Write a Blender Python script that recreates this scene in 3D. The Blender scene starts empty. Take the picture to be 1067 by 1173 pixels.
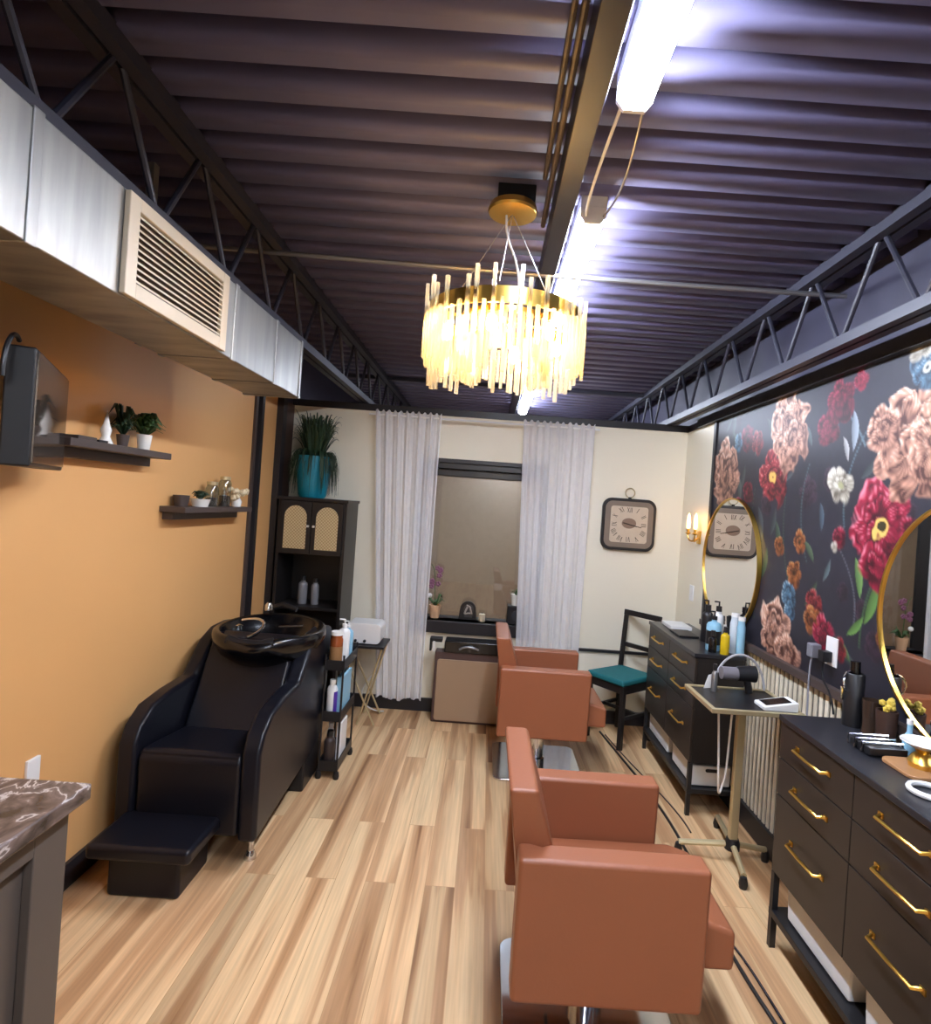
import bpy, bmesh, math, random
import numpy as np
from mathutils import Vector, Matrix
random.seed(7)
PI = math.pi
S = bpy.context.scene
COL = S.collection

# ---------------------------------------------------------------- camera
f = 671.0
roll = math.radians(4.0)
cam_d = bpy.data.cameras.new('camera')
cam = bpy.data.objects.new('camera', cam_d)
COL.objects.link(cam)
S.camera = cam
cam_d.sensor_fit = 'AUTO'
cam_d.sensor_width = 36.0
cam_d.lens = f / 1173 * 36.0
cam_d.shift_x = -(560 - 533.5) / 1173
cam_d.shift_y = (580 - 586.5) / 1173
cam_d.clip_start = 0.02
c_, s_ = math.cos(roll), math.sin(roll)
cam.matrix_world = Matrix(((c_, -s_, 0, 0), (0, 0, -1, 0), (s_, c_, 0, 1.6), (0, 0, 0, 1)))

# ---------------------------------------------------------------- world and exposure
W = bpy.data.worlds.new('world')
S.world = W
W.use_nodes = True
W.node_tree.nodes['Background'].inputs[0].default_value = (0.6, 0.7, 1.0, 1)
W.node_tree.nodes['Background'].inputs[1].default_value = 0.02
S.view_settings.view_transform = 'Standard'
S.view_settings.look = 'None'
S.view_settings.exposure = 3.05
S.view_settings.gamma = 1.0
S.view_settings.use_curve_mapping = False
TUBE_POWER = 19.0        # emission of the ceiling tubes
BULB_POWER = 26.0
SCONCE_POWER = 1.5
CYC = S.cycles
CYC.max_bounces = 8
CYC.transparent_max_bounces = 24
CYC.caustics_reflective = False
CYC.caustics_refractive = False
CYC.sample_clamp_indirect = 4.0
CYC.use_denoising = True


# ---------------------------------------------------------------- materials
def lin(c):
    out = []
    for v in c:
        v = v / 255.0
        out.append(v / 12.92 if v <= 0.04045 else ((v + 0.055) / 1.055) ** 2.4)
    return tuple(out) + (1.0,)


MATS = {}


def mat(name, col, rough=0.5, metal=0.0, var=0.06, scale=6.0, emit=None, power=0.0, coat=0.0, trans=0.0, bump=0.0, spec=0.5, alpha=1.0):
    if name in MATS:
        return MATS[name]
    m = bpy.data.materials.new(name)
    m.use_nodes = True
    nt = m.node_tree
    b = nt.nodes['Principled BSDF']
    tc = nt.nodes.new('ShaderNodeTexCoord')
    nz = nt.nodes.new('ShaderNodeTexNoise')
    nz.inputs['Scale'].default_value = scale
    nz.inputs['Detail'].default_value = 4
    nt.links.new(tc.outputs['Object'], nz.inputs['Vector'])
    mx = nt.nodes.new('ShaderNodeMix')
    mx.data_type = 'RGBA'
    c = lin(col)
    mx.inputs[6].default_value = tuple(v * (1 - var) for v in c[:3]) + (1,)
    mx.inputs[7].default_value = tuple(min(1, v * (1 + var)) for v in c[:3]) + (1,)
    nt.links.new(nz.outputs[0], mx.inputs[0])
    nt.links.new(mx.outputs[2], b.inputs['Base Color'])
    b.inputs['Roughness'].default_value = rough
    b.inputs['Metallic'].default_value = metal
    b.inputs['Coat Weight'].default_value = coat
    b.inputs['Transmission Weight'].default_value = trans
    b.inputs['Specular IOR Level'].default_value = spec
    b.inputs['Alpha'].default_value = alpha
    if emit:
        b.inputs['Emission Color'].default_value = lin(emit)
        b.inputs['Emission Strength'].default_value = power
    if bump:
        bp = nt.nodes.new('ShaderNodeBump')
        bp.inputs['Strength'].default_value = bump
        bp.inputs['Distance'].default_value = 0.002
        n2 = nt.nodes.new('ShaderNodeTexNoise')
        n2.inputs['Scale'].default_value = scale * 25
        nt.links.new(tc.outputs['Object'], n2.inputs['Vector'])
        nt.links.new(n2.outputs[0], bp.inputs['Height'])
        nt.links.new(bp.outputs[0], b.inputs['Normal'])
    MATS[name] = m
    return m


def nodes_of(name):
    m = bpy.data.materials.new(name)
    m.use_nodes = True
    MATS[name] = m
    nt = m.node_tree
    return m, nt, nt.nodes['Principled BSDF']


def N(nt, kind, **kw):
    n = nt.nodes.new(kind)
    for k, v in kw.items():
        setattr(n, k, v)
    return n


def ramp(nt, stops):
    r = nt.nodes.new('ShaderNodeValToRGB')
    e = r.color_ramp.elements
    while len(e) < len(stops):
        e.new(0.5)
    for el, (p, c) in zip(e, stops):
        el.position = p
        el.color = lin(c)
    return r


def floor_material():
    m, nt, b = nodes_of('oak_planks')
    tc = N(nt, 'ShaderNodeTexCoord')
    mp = N(nt, 'ShaderNodeMapping')
    mp.inputs['Rotation'].default_value = (0, 0, PI / 2)
    nt.links.new(tc.outputs['Object'], mp.inputs[0])
    br = N(nt, 'ShaderNodeTexBrick')
    br.offset = 0.37
    br.inputs['Scale'].default_value = 1.0
    br.inputs['Brick Width'].default_value = 1.22
    br.inputs['Row Height'].default_value = 0.125
    br.inputs['Mortar Size'].default_value = 0.0012
    br.inputs['Mortar Smooth'].default_value = 0.2
    br.inputs['Color1'].default_value = (0, 0, 0, 1)
    br.inputs['Color2'].default_value = (1, 1, 1, 1)
    br.inputs['Mortar'].default_value = (0.5, 0.5, 0.5, 1)
    nt.links.new(mp.outputs[0], br.inputs['Vector'])
    # grain: noise stretched along the planks, shifted plank by plank
    mul = N(nt, 'ShaderNodeVectorMath', operation='MULTIPLY_ADD')
    mul.inputs[1].default_value = (7.5, 7.5, 7.5)
    nt.links.new(br.outputs['Color'], mul.inputs[0])
    nt.links.new(tc.outputs['Object'], mul.inputs[2])
    m2 = N(nt, 'ShaderNodeMapping')
    m2.inputs['Scale'].default_value = (9, 0.42, 1)
    nt.links.new(mul.outputs[0], m2.inputs[0])
    nz = N(nt, 'ShaderNodeTexNoise')
    nz.inputs['Scale'].default_value = 1.0
    nz.inputs['Detail'].default_value = 4
    nz.inputs['Roughness'].default_value = 0.45
    nz.inputs['Distortion'].default_value = 0.7
    nt.links.new(m2.outputs[0], nz.inputs['Vector'])
    r = ramp(nt, [(0.30, (140, 96, 62)), (0.36, (190, 144, 100)), (0.46, (206, 160, 116)), (0.51, (230, 190, 142)), (0.64, (238, 202, 154))])
    nt.links.new(nz.outputs[0], r.inputs[0])
    m3 = N(nt, 'ShaderNodeMapping')
    m3.inputs['Scale'].default_value = (90, 3, 1)
    nt.links.new(mul.outputs[0], m3.inputs[0])
    n3 = N(nt, 'ShaderNodeTexNoise')
    n3.inputs['Scale'].default_value = 1.0
    nt.links.new(m3.outputs[0], n3.inputs['Vector'])
    mr = N(nt, 'ShaderNodeMapRange')
    mr.inputs[1].default_value = 0.3
    mr.inputs[2].default_value = 0.7
    mr.inputs[3].default_value = 0.86
    mr.inputs[4].default_value = 1.08
    nt.links.new(n3.outputs[0], mr.inputs[0])
    # per-plank tint
    mr2 = N(nt, 'ShaderNodeMapRange')
    mr2.inputs[3].default_value = 0.74
    mr2.inputs[4].default_value = 1.06
    nt.links.new(br.outputs['Color'], mr2.inputs[0])
    mm = N(nt, 'ShaderNodeMath', operation='MULTIPLY')
    nt.links.new(mr.outputs[0], mm.inputs[0])
    nt.links.new(mr2.outputs[0], mm.inputs[1])
    vm = N(nt, 'ShaderNodeVectorMath', operation='SCALE')
    nt.links.new(r.outputs[0], vm.inputs[0])
    nt.links.new(mm.outputs[0], vm.inputs['Scale'])
    dk = N(nt, 'ShaderNodeMix', data_type='RGBA')
    nt.links.new(br.outputs['Fac'], dk.inputs[0])
    nt.links.new(vm.outputs[0], dk.inputs[6])
    dk.inputs[7].default_value = lin((188, 144, 100))
    nt.links.new(dk.outputs[2], b.inputs['Base Color'])
    b.inputs['Roughness'].default_value = 0.42
    return m


def marble_material():
    m, nt, b = nodes_of('brown_marble')
    tc = N(nt, 'ShaderNodeTexCoord')
    mp = N(nt, 'ShaderNodeMapping')
    mp.inputs['Rotation'].default_value = (0, 0, 0.7)
    mp.inputs['Scale'].default_value = (7, 3, 5)
    nt.links.new(tc.outputs['Object'], mp.inputs[0])
    nz = N(nt, 'ShaderNodeTexNoise')
    nz.inputs['Scale'].default_value = 1.6
    nz.inputs['Detail'].default_value = 8
    nz.inputs['Distortion'].default_value = 2.2
    nt.links.new(mp.outputs[0], nz.inputs['Vector'])
    r = ramp(nt, [(0.30, (44, 38, 36)), (0.44, (96, 82, 76)), (0.50, (120, 104, 98)), (0.53, (205, 195, 190)), (0.57, (110, 96, 90)), (0.75, (62, 54, 52))])
    nt.links.new(nz.outputs[0], r.inputs[0])
    nt.links.new(r.outputs[0], b.inputs['Base Color'])
    b.inputs['Roughness'].default_value = 0.2
    return m


def galvanised_material():
    m, nt, b = nodes_of('galvanised_steel')
    tc = N(nt, 'ShaderNodeTexCoord')
    mp = N(nt, 'ShaderNodeMapping')
    mp.inputs['Scale'].default_value = (3, 9, 1.0)
    nt.links.new(tc.outputs['Object'], mp.inputs[0])
    nz = N(nt, 'ShaderNodeTexNoise')
    nz.inputs['Scale'].default_value = 1.4
    nz.inputs['Detail'].default_value = 5
    nt.links.new(mp.outputs[0], nz.inputs['Vector'])
    r = ramp(nt, [(0.3, (126, 126, 126)), (0.55, (158, 157, 153)), (0.8, (178, 175, 168))])
    nt.links.new(nz.outputs[0], r.inputs[0])
    nt.links.new(r.outputs[0], b.inputs['Base Color'])
    r2 = ramp(nt, [(0.3, (110, 110, 110)), (0.7, (150, 150, 150))])
    nt.links.new(nz.outputs[0], r2.inputs[0])
    b.inputs['Roughness'].default_value = 0.42
    b.inputs['Metallic'].default_value = 0.75
    return m


def sheer_material():
    m = bpy.data.materials.new('sheer_fabric')
    m.use_nodes = True
    MATS['sheer_fabric'] = m
    nt = m.node_tree
    nt.nodes.clear()
    out = N(nt, 'ShaderNodeOutputMaterial')
    tr = N(nt, 'ShaderNodeBsdfTransparent')
    df = N(nt, 'ShaderNodeBsdfDiffuse')
    tl = N(nt, 'ShaderNodeBsdfTranslucent')
    tc = N(nt, 'ShaderNodeTexCoord')
    wv = N(nt, 'ShaderNodeTexNoise')
    wv.inputs['Scale'].default_value = 25
    nt.links.new(tc.outputs['Object'], wv.inputs['Vector'])
    r = ramp(nt, [(0.3, (246, 247, 252)), (0.7, (253, 253, 255))])
    nt.links.new(wv.outputs[0], r.inputs[0])
    nt.links.new(r.outputs[0], df.inputs[0])
    nt.links.new(r.outputs[0], tl.inputs[0])
    a = N(nt, 'ShaderNodeMixShader')
    a.inputs[0].default_value = 0.18
    nt.links.new(df.outputs[0], a.inputs[1])
    nt.links.new(tl.outputs[0], a.inputs[2])
    b = N(nt, 'ShaderNodeMixShader')
    b.inputs[0].default_value = 0.68
    nt.links.new(tr.outputs[0], b.inputs[1])
    nt.links.new(a.outputs[0], b.inputs[2])
    nt.links.new(b.outputs[0], out.inputs[0])
    return m


def glass_mix(name, tint, gloss=0.12, rough=0.03, transl=0.0):
    m = bpy.data.materials.new(name)
    m.use_nodes = True
    MATS[name] = m
    nt = m.node_tree
    nt.nodes.clear()
    out = N(nt, 'ShaderNodeOutputMaterial')
    tr = N(nt, 'ShaderNodeBsdfTransparent')
    tc = N(nt, 'ShaderNodeTexCoord')
    nz = N(nt, 'ShaderNodeTexNoise')
    nz.inputs['Scale'].default_value = 30
    nt.links.new(tc.outputs['Object'], nz.inputs['Vector'])
    r = ramp(nt, [(0.2, tuple(int(v * 0.985) for v in tint)), (0.8, tint)])
    nt.links.new(nz.outputs[0], r.inputs[0])
    nt.links.new(r.outputs[0], tr.inputs[0])
    gl = N(nt, 'ShaderNodeBsdfGlossy')
    gl.inputs['Roughness'].default_value = rough
    a = N(nt, 'ShaderNodeMixShader')
    a.inputs[0].default_value = gloss
    nt.links.new(tr.outputs[0], a.inputs[1])
    nt.links.new(gl.outputs[0], a.inputs[2])
    last = a
    if transl:
        tl = N(nt, 'ShaderNodeBsdfTranslucent')
        tl.inputs[0].default_value = (1, 0.93, 0.78, 1)
        b = N(nt, 'ShaderNodeMixShader')
        b.inputs[0].default_value = transl
        nt.links.new(a.outputs[0], b.inputs[1])
        nt.links.new(tl.outputs[0], b.inputs[2])
        last = b
    nt.links.new(last.outputs[0], out.inputs[0])
    return m


def rattan_material():
    m, nt, b = nodes_of('woven_rattan')
    tc = N(nt, 'ShaderNodeTexCoord')
    ck = N(nt, 'ShaderNodeTexChecker')
    ck.inputs['Scale'].default_value = 90
    ck.inputs['Color1'].default_value = lin((214, 194, 150))
    ck.inputs['Color2'].default_value = lin((178, 152, 106))
    nt.links.new(tc.outputs['Object'], ck.inputs['Vector'])
    nt.links.new(ck.outputs[0], b.inputs['Base Color'])
    b.inputs['Roughness'].default_value = 0.7
    return m


def slat_material():
    # vertical pale slats with dark gaps, pattern along Y
    m, nt, b = nodes_of('slat_panel')
    tc = N(nt, 'ShaderNodeTexCoord')
    wv = N(nt, 'ShaderNodeTexNoise')
    wv.inputs['Scale'].default_value = 8
    nt.links.new(tc.outputs['Object'], wv.inputs['Vector'])
    r = ramp(nt, [(0.3, (205, 196, 172)), (0.7, (236, 228, 206))])
    nt.links.new(wv.outputs[0], r.inputs[0])
    nt.links.new(r.outputs[0], b.inputs['Base Color'])
    b.inputs['Roughness'].default_value = 0.5
    return m


M_FLOOR = floor_material()
M_MARBLE = marble_material()
M_DUCT = galvanised_material()
M_SHEER = sheer_material()
M_RATTAN = rattan_material()
M_SLAT = slat_material()
M_GLASS = glass_mix('window_glass', (235, 240, 238), 0.07, 0.02)
M_JAR = glass_mix('jar_glass', (215, 225, 222), 0.2, 0.05)
M_CRYSTAL = glass_mix('crystal_glass', (255, 244, 222), 0.22, 0.12, 0.30)
M_ORANGE = mat('ochre_paint', (228, 174, 112), 0.55, var=0.03, scale=1.5)
M_CREAM = mat('cream_paint', (240, 233, 212), 0.6, var=0.02, scale=1.5)
M_DARK = mat('dark_navy_paint', (50, 48, 66), 0.5, var=0.12, scale=3)
M_DECK = mat('painted_steel_deck', (104, 99, 128), 0.5, var=0.12, scale=3)
M_STEEL = mat('painted_joist_steel', (46, 46, 58), 0.45, var=0.15)
M_PLUM = mat('plum_brown_paint', (84, 62, 58), 0.5)
M_BLACKTRIM = mat('black_trim_paint', (34, 32, 36), 0.45)
M_LEATHER = mat('tan_leather', (153, 92, 62), 0.42, var=0.05, scale=5, bump=0.12)
M_BLACKVINYL = mat('black_vinyl', (17, 18, 26), 0.34, var=0.1, scale=5, bump=0.08, spec=0.35)
M_GLOSSBLACK = mat('gloss_black_plastic', (10, 10, 13), 0.22, coat=0.15)
M_BLACK = mat('black_plastic', (24, 24, 27), 0.4)
M_BLACKWOOD = mat('black_wood', (30, 27, 27), 0.4, var=0.1, scale=4)
M_DRESSER = mat('charcoal_brown_laminate', (46, 39, 35), 0.38, var=0.08, scale=4)
M_DRTOP = mat('black_laminate_top', (36, 37, 42), 0.3, var=0.05)
M_BRASS = mat('brushed_brass', (226, 184, 92), 0.28, metal=1.0)
M_PALEBRASS = mat('pale_champagne_metal', (206, 190, 150), 0.35, metal=0.6)
M_CHROME = mat('chrome', (215, 218, 222), 0.12, metal=1.0)
M_ALU = mat('brushed_aluminium', (150, 150, 152), 0.4, metal=0.8)
M_WHITE = mat('white_plastic', (236, 236, 234), 0.4)
M_WHITECER = mat('white_ceramic', (238, 236, 230), 0.25)
M_TURQ = mat('turquoise_glaze', (24, 132, 156), 0.3, var=0.25, scale=14)
M_LEAF = mat('green_leaf', (62, 92, 46), 0.5, var=0.35, scale=20)
M_LEAFD = mat('dark_green_leaf', (34, 58, 36), 0.5, var=0.35, scale=20)
M_TEAL = mat('teal_upholstery', (24, 110, 116), 0.7, var=0.1, scale=30)
M_BROWNBLIND = mat('taupe_blind_fabric', (188, 158, 140), 0.7, var=0.02, scale=2)
M_TAUPE = mat('taupe_laminate', (168, 140, 112), 0.5, var=0.06, scale=3)
M_SHELF = mat('dark_brown_shelf_wood', (74, 62, 58), 0.5)
M_MIRROR = mat('mirror_silver', (238, 238, 238), 0.01, metal=1.0, var=0.0)
M_GREYCAB = mat('grey_brown_cabinet_paint', (82, 74, 68), 0.45, var=0.04)
M_TERRA = mat('peach_clay', (222, 178, 138), 0.6)


# ---------------------------------------------------------------- mesh helpers
def box(bm, x0, x1, y0, y1, z0, z1):
    vs = [bm.verts.new((x, y, z)) for x in (x0, x1) for y in (y0, y1) for z in (z0, z1)]
    for q in ((0, 1, 3, 2), (4, 6, 7, 5), (0, 4, 5, 1), (2, 3, 7, 6), (0, 2, 6, 4), (1, 5, 7, 3)):
        bm.faces.new([vs[i] for i in q])
    return bm


def prism(bm, pts, axis, a, b):
    """pts: outline in the other two axes (in x,y,z order), extruded a..b along axis"""
    def v(p, t):
        if axis == 'x':
            return (t, p[0], p[1])
        if axis == 'y':
            return (p[0], t, p[1])
        return (p[0], p[1], t)
    A = [bm.verts.new(v(p, a)) for p in pts]
    B = [bm.verts.new(v(p, b)) for p in pts]
    bm.faces.new(A)
    bm.faces.new(B[::-1])
    n = len(pts)
    for i in range(n):
        bm.faces.new((A[i], B[i], B[(i + 1) % n], A[(i + 1) % n]))
    return bm


def lathe(bm, prof, c=(0, 0, 0), n=24, sx=1.0, sy=1.0):
    """prof: (radius, z) list revolved round the vertical through c"""
    rings = []
    for r, z in prof:
        if r < 1e-6:
            rings.append([bm.verts.new((c[0], c[1], c[2] + z))])
        else:
            rings.append([bm.verts.new((c[0] + sx * r * math.cos(2 * PI * k / n), c[1] + sy * r * math.sin(2 * PI * k / n), c[2] + z)) for k in range(n)])
    for A, B in zip(rings, rings[1:]):
        for k in range(n):
            k2 = (k + 1) % n
            if len(A) == 1 and len(B) == 1:
                continue
            if len(A) == 1:
                bm.faces.new((A[0], B[k], B[k2]))
            elif len(B) == 1:
                bm.faces.new((A[k], A[k2], B[0]))
            else:
                bm.faces.new((A[k], A[k2], B[k2], B[k]))
    return bm


def tube(bm, pts, r, n=8, cap=True, r1=None):
    pts = [Vector(p) for p in pts]
    rings = []
    m = len(pts)
    prev = None
    for i, p in enumerate(pts):
        d = (pts[min(i + 1, m - 1)] - pts[max(i - 1, 0)])
        d.normalize()
        if prev is None:
            u = d.orthogonal().normalized()
        else:
            u = prev - d * prev.dot(d)
            u.normalize()
        prev = u
        w = d.cross(u)
        rr = r if r1 is None else r + (r1 - r) * i / (m - 1)
        rings.append([bm.verts.new(p + (u * math.cos(2 * PI * k / n) + w * math.sin(2 * PI * k / n)) * rr) for k in range(n)])
    for A, B in zip(rings, rings[1:]):
        for k in range(n):
            bm.faces.new((A[k], A[(k + 1) % n], B[(k + 1) % n], B[k]))
    if cap:
        bm.faces.new(rings[0][::-1])
        bm.faces.new(rings[-1])
    return bm


def curve(p0, p1, p2, p3, n=12):
    out = []
    for i in range(n + 1):
        t = i / n
        out.append(tuple((1 - t) ** 3 * a + 3 * (1 - t) ** 2 * t * b + 3 * (1 - t) * t * t * c + t ** 3 * d for a, b, c, d in zip(p0, p1, p2, p3)))
    return out


def round_rect(w, h, r, n=6):
    pts = []
    for cx, cy, a0 in ((w - r, h - r, 0), (-w + r, h - r, 90), (-w + r, -h + r, 180), (w - r, -h + r, 270)):
        for k in range(n + 1):
            a = math.radians(a0 + 90 * k / n)
            pts.append((cx + r * math.cos(a), cy + r * math.sin(a)))
    return pts


def B():
    return bmesh.new()


def wloc(o):
    v = Vector((0, 0, 0))
    while o is not None:
        v += o.location
        o = o.parent
    return v


def link(name, bm, m, parent=None, bev=0.0, world=True, seg=3, smooth=40, solid=0.0):
    """one mesh object; world=True means the bmesh is in room coordinates"""
    me = bpy.data.meshes.new(name)
    bmesh.ops.recalc_face_normals(bm, faces=bm.faces)
    if parent is not None and world:
        bmesh.ops.translate(bm, verts=bm.verts, vec=-wloc(parent))
    loc = Vector((0, 0, 0))
    if parent is None and world:
        xs = [v.co for v in bm.verts]
        loc = Vector(((min(v.x for v in xs) + max(v.x for v in xs)) / 2, (min(v.y for v in xs) + max(v.y for v in xs)) / 2, min(v.z for v in xs)))
        bmesh.ops.translate(bm, verts=bm.verts, vec=-loc)
    bm.to_mesh(me)
    bm.free()
    me.materials.append(m)
    me.shade_smooth()
    if bev:
        pass
    else:
        me.set_sharp_from_angle(angle=math.radians(smooth))
    o = bpy.data.objects.new(name, me)
    COL.objects.link(o)
    o.location = loc
    if parent is not None:
        o.parent = parent
    if bev:
        b = o.modifiers.new('bevel', 'BEVEL')
        b.width = bev
        b.segments = seg
        b.limit_method = 'ANGLE'
        b.angle_limit = math.radians(35)
        b.harden_normals = True
    if solid:
        s = o.modifiers.new('solid', 'SOLIDIFY')
        s.thickness = solid
    return o


def tag(o, label, cat, group=None):
    o['label'] = label
    o['category'] = cat
    if group:
        o['group'] = group
    return o


def thing(name, label, cat, loc=(0, 0, 0), rz=0.0, group=None):
    o = bpy.data.objects.new(name, None)
    COL.objects.link(o)
    o.empty_display_size = 0.1
    o.location = loc
    o.rotation_euler = (0, 0, rz)
    return tag(o, label, cat, group)


def struct(name, bm, m, parent=None, **kw):
    o = link(name, bm, m, parent, **kw)
    o['kind'] = 'structure'
    return o


def copy_tree(o, parent=None):
    c = o.copy()
    COL.objects.link(c)
    if parent is not None:
        c.parent = parent
    for ch in [q for q in bpy.data.objects if q.parent == o and q.name != c.name]:
        copy_tree(ch, c)
    return c


# ================================================================ STRUCTURE
XL, XR, YB, YN = -1.55, 1.49, 4.5, -2.6      # side walls, back wall, wall behind the camera
ZT = 2.27                                     # top of the painted walls
ZD = 2.70                                     # underside of the roof deck

struct('floor', box(B(), XL - 0.1, XR + 0.1, YN - 0.1, 7.6, -0.05, 0.0), M_FLOOR)
# corrugated roof deck, flutes running across the room, undercut to darken their gaps
bm = B()
per = 0.147
prof = []
y = YN - 0.1
while y < 7.6:
    prof += [(y, ZD), (y + 0.080, ZD), (y + 0.060, ZD + 0.09), (y + per + 0.020, ZD + 0.09)]
    y += per
top = [(prof[-1][0], ZD + 0.12), (prof[0][0], ZD + 0.12)]
a = [bm.verts.new((XL - 0.1, p[0], p[1])) for p in prof]
b = [bm.verts.new((XR + 0.1, p[0], p[1])) for p in prof]
for i in range(len(prof) - 1):
    bm.faces.new((a[i], a[i + 1], b[i + 1], b[i]))
struct('ceiling', bm, M_DECK, smooth=5, solid=0.01)

struct('wall_left', box(B(), XL - 0.1, XL, YN, 4.26, 0, ZT), M_ORANGE)
w = struct('trim_1', box(B(), XL - 0.1, XL + 0.01, 4.26, YB, 0, ZT), M_PLUM)
struct('wall_left_far', box(B(), XL - 0.1, XL, YB, 7.6, 0, ZT), M_CREAM)
struct('trim_2', box(B(), XL - 0.1, XL - 0.01, YN, 7.6, ZT, ZD + 0.11), M_DARK)
struct('trim_3', box(B(), XL, XL + 0.035, 3.82, 3.86, 0, ZT + 0.1), M_BLACKTRIM)
struct('trim_4', box(B(), XL, XL + 0.045, 4.17, 4.25, 0, ZT + 0.1), M_BLACKTRIM)
struct('trim_5', box(B(), XL, XL + 0.015, 3.77, 3.805, 0, ZT + 0.1), M_SHELF)

# back wall (pale partition) with window opening
wx0, wx1, wz0, wz1 = -0.55, 0.44, 0.70, 1.945
bm = B()
box(bm, XL, wx0, YB, YB + 0.12, 0, ZT)
box(bm, wx1, XR, YB, YB + 0.12, 0, ZT)
box(bm, wx0, wx1, YB, YB + 0.12, 0, wz0)
box(bm, wx0, wx1, YB, YB + 0.12, wz1, ZT)
struct('wall_back', bm, M_CREAM)
struct('wall_front', box(B(), XL, XR, YN - 0.1, YN, 0, ZD + 0.11), M_CREAM)
struct('trim_6', box(B(), XL - 0.1, XR + 0.1, 7.5, 7.6, 0, ZD + 0.11), M_DARK)
struct('trim_7', box(B(), XL, XR, YB - 0.012, YB + 0.13, ZT, ZT + 0.05), M_BLACKTRIM)
# right wall: cream return by the back wall, flowered wall in front of it
YM = 3.92
bm = B()
box(bm, XR, XR + 0.1, YM, 7.6, 0, ZT)
struct('wall_right', bm, M_CREAM)
bm = B()
box(bm, XR, XR + 0.1, YN, YM, 0, 0.93)
struct('wall_right_lower', bm, M_BLACKTRIM)
struct('trim_8', box(B(), XR + 0.01, XR + 0.1, YN, 7.6, ZT, ZD + 0.11), M_DARK)
struct('trim_9', box(B(), XR - 0.03, XR + 0.02, YN, YM + 0.3, ZT, ZT + 0.06), M_BLACKTRIM)
struct('trim_10', box(B(), XR - 0.012, XR, YM - 0.015, YM + 0.02, 0.9, ZT), M_BLACKTRIM)
# baseboards
struct('baseboard_left', box(B(), XL, XL + 0.015, YN, 4.17, 0, 0.10), M_BLACKTRIM)
struct('baseboard_back', box(B(), XL + 0.02, XR, YB - 0.015, YB, 0, 0.10), M_BLACKTRIM)
struct('baseboard_right', box(B(), XR - 0.025, XR, YN, YM, 0, 0.11), M_BLACKTRIM)
struct('trim_11', box(B(), 0.70, XR, YB - 0.02, YB, 0.545, 0.565), M_BLACKTRIM)
struct('trim_12', box(B(), XR - 0.03, XR + 0.005, YN, YM, 0.915, 0.95), M_SHELF)
bm = B()
y = YM - 0.03
while y > 0.2:
    box(bm, XR - 0.006, XR + 0.002, y - 0.025, y, 0.11, 0.915)
    y -= 0.0425
struct('trim_13', bm, M_SLAT)

# ---- painted flower wallpaper: albedo pattern in vertex colours
Y0, Y1, Z0, Z1, DS = 0.40, YM, 0.94, ZT, 0.006
ny, nz = int((Y1 - Y0) / DS), int((Z1 - Z0) / DS)
gy = np.linspace(Y0, Y1, ny + 1)
gz = np.linspace(Z0, Z1, nz + 1)
GY, GZ = np.meshgrid(gy, gz, indexing='ij')
rng = np.random.RandomState(5)


def smooth_noise(shape, cell):
    gx, gz_ = int(shape[0] / cell) + 3, int(shape[1] / cell) + 3
    g = rng.rand(gx, gz_)
    xi = np.arange(shape[0]) / cell
    zi = np.arange(shape[1]) / cell
    x0 = xi.astype(int)
    z0 = zi.astype(int)
    fx = (xi - x0)[:, None]
    fz = (zi - z0)[None, :]
    fx = fx * fx * (3 - 2 * fx)
    fz = fz * fz * (3 - 2 * fz)
    return (g[x0][:, z0] * (1 - fx) * (1 - fz) + g[x0 + 1][:, z0] * fx * (1 - fz) + g[x0][:, z0 + 1] * (1 - fx) * fz + g[x0 + 1][:, z0 + 1] * fx * fz)


NA = smooth_noise(GY.shape, 12) - 0.5
NB = smooth_noise(GY.shape, 5) - 0.5
NC = smooth_noise(GY.shape, 50) - 0.5
img = np.zeros(GY.shape + (3,))
L = lambda c: np.array(lin(c)[:3])
img[:] = L((38, 37, 47))
img *= (1 + 0.5 * NC + 0.15 * NB)[..., None]


def blend(mask, colr):
    global img
    img = img * (1 - mask[..., None]) + colr * mask[..., None]


def stem(y0, z0, y1, z1, bend, wid, c):
    t = np.linspace(0, 1, 28)
    my, mz = (y0 + y1) / 2 + bend, (z0 + z1) / 2
    ys = (1 - t) ** 2 * y0 + 2 * t * (1 - t) * my + t * t * y1
    zs = (1 - t) ** 2 * z0 + 2 * t * (1 - t) * mz + t * t * z1
    dmin = np.full(GY.shape, 9.0)
    for a_, b_ in zip(ys, zs):
        dmin = np.minimum(dmin, (GY - a_) ** 2 + (GZ - b_) ** 2)
    blend(np.clip(1.5 - np.sqrt(dmin) / wid, 0, 1) * 0.85, L(c))


def leaf(y, z, ln, ang, c, wid=0.28):
    ca, sa = math.cos(ang), math.sin(ang)
    u = ((GY - y) * ca + (GZ - z) * sa) / ln
    v = (-(GY - y) * sa + (GZ - z) * ca) / ln + 0.12 * (u * u)
    w_ = wid * np.clip(1 - u * u, 0, 1)
    mk = np.clip((w_ - np.abs(v)) * 25, 0, 1) * (np.abs(u) < 1)
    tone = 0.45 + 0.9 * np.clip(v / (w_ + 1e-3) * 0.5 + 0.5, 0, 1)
    blend(mk, L(c) * tone[..., None])


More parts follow.
